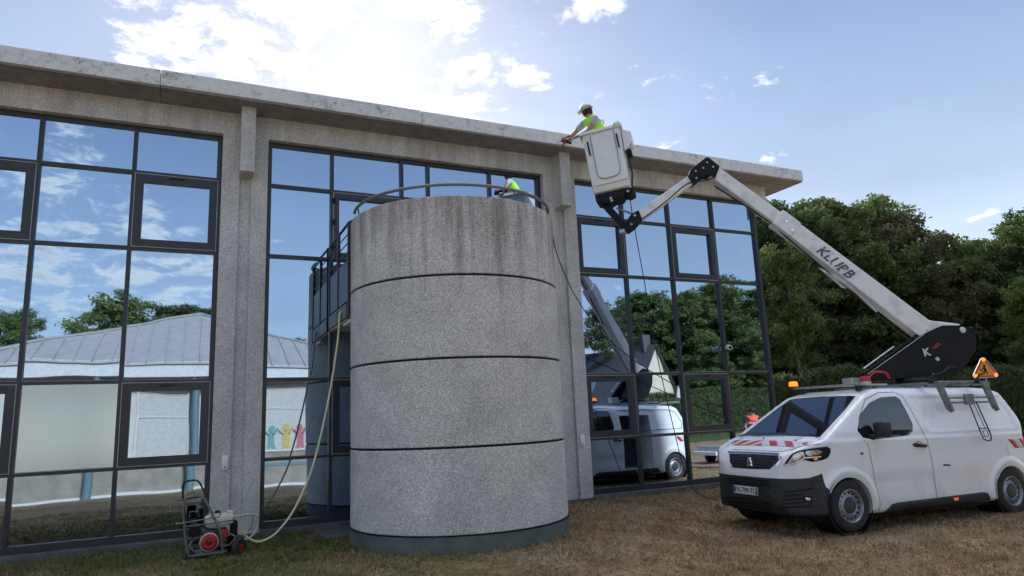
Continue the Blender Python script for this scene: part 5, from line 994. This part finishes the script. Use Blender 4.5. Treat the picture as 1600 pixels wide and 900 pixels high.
# worker in the bucket, leaning over its left edge to the roof fascia.  local frame: x right, y away from the camera
J1 = dict(pelvis=(.02, 0, .95), belly=(-.03, .03, 1.10), chest=(-.13, .08, 1.30), neckb=(-.21, .12, 1.46), neck=(-.24, .13, 1.53), head=(-.275, .15, 1.625), crown=(-.285, .155, 1.70), face=(-.37, .25, 1.60),
          shL=(-.30, .28, 1.42), elL=(-.46, .46, 1.22), wrL=(-.56, .56, 1.12), shR=(-.22, -.08, 1.41), elR=(-.36, .02, 1.16), wrR=(-.52, .22, 1.09), hipL=(.0, .09, .88), knL=(-.02, .12, .48), anL=(.02, .10, .09), toL=(-.1, .16, .04), hipR=(.03, -.09, .88), knR=(.02, -.12, .48), anR=(.05, -.1, .09), toR=(-.08, -.1, .04))
wl = Vector((7.22, 10.56, 5.99))
person('worker', wl, 0, J1, 'worker in white helmet and yellow hi-vis vest leaning from the bucket', MT['hivis'], MT['cloth_grey'], True, dict(L=(0, .3, -1), R=(0, .3, -1)))
gp = wl + Vector((-.66, .42, 1.08)); scale_about_cam(bpy.data.objects['worker'])
t = empty('angle_grinder', gp, (0, 0, .6), label='angle grinder with red head held against the roof fascia', cat='power tool')
MB().tube([(-.02, 0, 0), (.22, -.02, .02)], .032, 10).build('motor', MT['black'], t, True); MB().lathe([(.001, -.03), (.045, -.03), (.05, .02), (.03, .05), (.001, .05)], (-.06, 0, 0), (.1, .3, -1), 14).build('gear_head', MT['redlens'], t, True)
MB().lathe([(.001, .0), (.07, .0), (.07, .005), (.001, .006)], (-.06, .0, -.045), (.1, .3, -1), 20).build('disc', MT['rust'], t); MB().tube([(-.05, -.03, .02), (-.05, -.14, .05)], .014, 8).build('side_handle', MT['black'], t, True)
scale_about_cam(t)
# colleague on the far side of the van, mirrored in the glass
J2 = dict(pelvis=(0, 0, .93), belly=(0, .01, 1.08), chest=(0, .01, 1.28), neckb=(0, 0, 1.44), neck=(0, .01, 1.50), head=(0, .025, 1.60), crown=(0, .02, 1.68), face=(-.1, .12, 1.58),
          shL=(-.19, 0, 1.40), elL=(-.24, .04, 1.13), wrL=(-.12, .20, 1.06), shR=(.19, 0, 1.40), elR=(.24, .04, 1.13), wrR=(.12, .20, 1.08), hipL=(-.09, 0, .88), knL=(-.11, .03, .48), anL=(-.12, 0, .09), toL=(-.15, .13, .04), hipR=(.09, 0, .88), knR=(.11, .03, .48), anR=(.12, 0, .09), toR=(.15, .13, .04))
person('ground_worker', (15.0, 7.78, 0), .55, J2, 'ground worker in orange hi-vis vest holding the line, mirrored beside the van hood', MT['hivis_or'], MT['cloth_dark'], False, dict(L=(0, 0, -1), R=(0, 0, -1)))

# ------------------------------------------------------------------ hoses and cords
def hose(name, pts, r, mat, label, cat, n=14): pts = [(Vector(p) * KS + Vector((0, 0, .14))) for p in pts]; o = MB().tube(curve(pts, n), r, 8).build(name, mat, None, True); return tag(o, label, cat)
hose('water_hose', [(2.42, 11.6, 3.62), (2.33, 11.42, 3.64), (2.25, 11.38, 3.52), (2.22, 11.38, 3.1), (2.1, 11.35, 2.3), (1.95, 11.3, 1.6), (1.78, 11.25, 1.0), (1.54, 11.2, .5), (1.3, 11.2, .2), (1.1, 11.2, .1), (.95, 11.2, .13), (.76, 11.2, .28)], .0145, MT['hose'], 'cream hose hanging from the landing balcony down to the motor pump', 'hose')
hose('bucket_cord', [(7.55, 10.35, 5.9), (7.60, 10.35, 5.3), (7.85, 10.5, 4.2), (8.3, 10.9, 2.9), (8.9, 11.3, 1.3), (9.2, 11.4, .35), (9.35, 11.2, .05), (9.2, 10.6, .03), (8.9, 10.2, .03), (8.6, 9.9, .03)], .008, MT['cord'], 'thin black cord hanging from the bucket down to the ground by the glass', 'cord')
hose('tower_line', [(5.3, 9.62, 5.14), (5.5, 9.85, 5.0), (5.95, 10.45, 4.55), (6.7, 11.1, 3.9), (7.7, 11.7, 3.25), (9.0, 12.1, 2.6), (10.4, 12.25, 2.0), (11.6, 12.25, 1.55), (12.3, 12.1, 1.3), (14.0, 10.6, 1.02), (16.2, 8.6, .98)], .009, MT['cord'], 'dark line sagging from the tower rail across the facade to the ground worker', 'line')

# ------------------------------------------------------------------ motor pump
PU = Vector((.37, 11.05, 0)); pump = empty('motor_pump', PU, (0, 0, 0), label='portable motor pump with red engine and cream tank on a wheeled grey frame', cat='motor pump')
def pc(cx, cy, y=0): return Vector(((cx / 6 - 70 + 2) / 106, y, (125 - cy / 6) / 106 + .0))
def PP(mb, n, m, **k): return mb.build(n, m, pump, **k)
PP(MB().tube(curve([pc(245, 720, -.2), pc(212, 560, -.2), pc(185, 330, -.2), pc(186, 255, -.2), pc(215, 222, -.2), pc(300, 214, -.2), pc(345, 235, -.2), pc(385, 300, -.22), pc(470, 480, -.25), pc(500, 560, -.25), pc(515, 690, -.22)], 6), .017, 8), 'frame_hoop', MT['tube'], smooth=True)
PP(MB().tube([pc(230, 715, -.2), pc(520, 715, -.2), pc(560, 700, .2), pc(250, 715, .22)], .016, 8, closed=True).box(pc(300, 715, -.18), pc(550, 700, .18)), 'base_frame', MT['tube'])
PP(MB().tube([pc(130, 428, -.24), pc(180, 430, -.24), pc(480, 405, -.24), pc(490, 360, -.24)], .009, 6), 'lever_bar', MT['tube']); PP(MB().tube([pc(240, 400, -.1), pc(240, 350, -.1), pc(310, 348, -.1), pc(315, 400, -.1)], .008, 6).tube([pc(215, 470, -.12), pc(380, 465, -.12), pc(440, 380, -.12)], .008, 6), 'control_linkage', MT['tube'])
PP(MB().tube(curve([pc(600, 428, -.12), pc(720, 418, -.12), pc(790, 424, -.12), pc(815, 470, -.12), pc(800, 560, -.12), pc(760, 610, -.12), pc(690, 635, -.12), pc(640, 640, -.1)], 6), .015, 8), 'side_bumper', MT['alu'], smooth=True)
PP(MB().tube(curve([pc(600, 450, .18), pc(720, 445, .18), pc(780, 460, .18), pc(770, 560, .18), pc(690, 625, .18)], 6), .012, 8).tube([pc(720, 420, -.12), pc(720, 445, .18)], .012, 6), 'side_bumper', MT['alu'], smooth=True)
tk = MB().box((-.19, -.13, 0), (.19, .16, .155), .045, Matrix.Translation(pc(490, 495, 0)) @ Matrix.Rotation(rad(-4), 4, 'Y')).build('fuel_tank', MT['tank'], pump, True)
MB().box((-.197, -.138, .05), (.197, .168, .062), .004, Matrix.Translation(pc(490, 495, 0)) @ Matrix.Rotation(rad(-4), 4, 'Y')).build('tank_seam', MT['hub'], tk); MB().lathe([(.001, .03), (.035, .03), (.04, 0)], pc(470, 385, 0), UZ, 16).build('fuel_cap', MT['black'], tk, True); MB().box(pc(545, 372, -.1), pc(600, 400, .1), .01).build('filler_block', MT['tank'], tk)
PP(MB().box(pc(345, 690, -.1), pc(560, 520, .15), .03), 'engine_block', MT['rust'])
rc = PP(MB().lathe([(.001, .075), (.075, .07), (.105, .05), (.118, .0), (.12, -.06), (.10, -.08)], pc(405, 618, -.16), (0, -1, .05), 32), 'recoil_cover', MT['engine_red'], smooth=True)
MB().lathe([(.112, .03), (.124, .02), (.122, .005)], pc(405, 618, -.16), (0, -1, .05), 32).build('cover_rim', MT['tank'], rc, True); MB().lathe([(.045, .075), (.065, .082), (.07, .07)], pc(405, 618, -.16), (0, -1, .05), 24).build('starter_ring', MT['redlens'], rc, True)
for k in range(5): MB().box((-.045 + k * .02, -.004, -.03), (-.037 + k * .02, .004, .03), 0, Matrix.Translation(pc(405, 618, -.238))).build('vent_slot', MT['black'], rc)
PP(MB().box(pc(500, 600, -.14), pc(560, 525, -.02), .012), 'air_filter', MT['engine_red']); PP(MB().box(pc(585, 600, -.02), pc(645, 470, .16), .02), 'muffler', MT['black'])
PP(MB().lathe([(.001, 0), (.06, 0), (.07, .03), (.07, .12), (.05, .15), (.001, .16)], pc(330, 590, .0), (-1, 0, 0), 20), 'pump_housing', MT['rust'], smooth=True); PP(MB().lathe([(.001, 0), (.035, 0), (.035, .12), (.001, .12)], pc(300, 560, -.03), UZ, 14), 'pump_outlet', MT['rust'], smooth=True); PP(MB().box(pc(240, 560, -.08), pc(330, 480, .1), .01), 'pressure_valve', MT['black'])
PP(MB().tube(curve([pc(270, 600, -.1), pc(250, 640, -.14), pc(300, 690, -.16), pc(360, 690, -.16)], 6), .012, 6), 'hose_loop', MT['tube'], smooth=True); PP(MB().tube(curve([pc(560, 560, -.1), pc(620, 600, -.16), pc(560, 660, -.18), pc(500, 660, -.15)], 6), .01, 6), 'hose_loop', MT['tube'], smooth=True)
PP(MB().box(pc(650, 600, .02), pc(740, 470, .03), .004), 'side_plate', MT['alu'])
def pwheel(c, r, ax, rim):
    w = empty('wheel', c); w.parent = pump; MB().lathe([(r * .45, -.04), (r * .85, -.045), (r, -.028), (r, .028), (r * .85, .045), (r * .45, .04)], (0, 0, 0), ax, 28).build('tyre', MT['tyre'], w, True)
    MB().lathe([(r * .47, .035), (r * .42, .03), (r * .2, .025), (r * .15, .05), (.001, .052)], (0, 0, 0), ax, 20).build('rim', MT[rim], w, True)
pwheel(pc(655, 690, -.16), .125, Vector((.75, -.66, 0)), 'engine_red'); pwheel(pc(600, 690, .2), .125, Vector((.75, .66, 0)), 'engine_red'); pwheel(pc(240, 735, -.16), .085, Vector((.5, -.86, 0)), 'hub'); pwheel(pc(300, 735, .2), .085, Vector((.4, .9, 0)), 'hub')
scale_about_cam(pump)
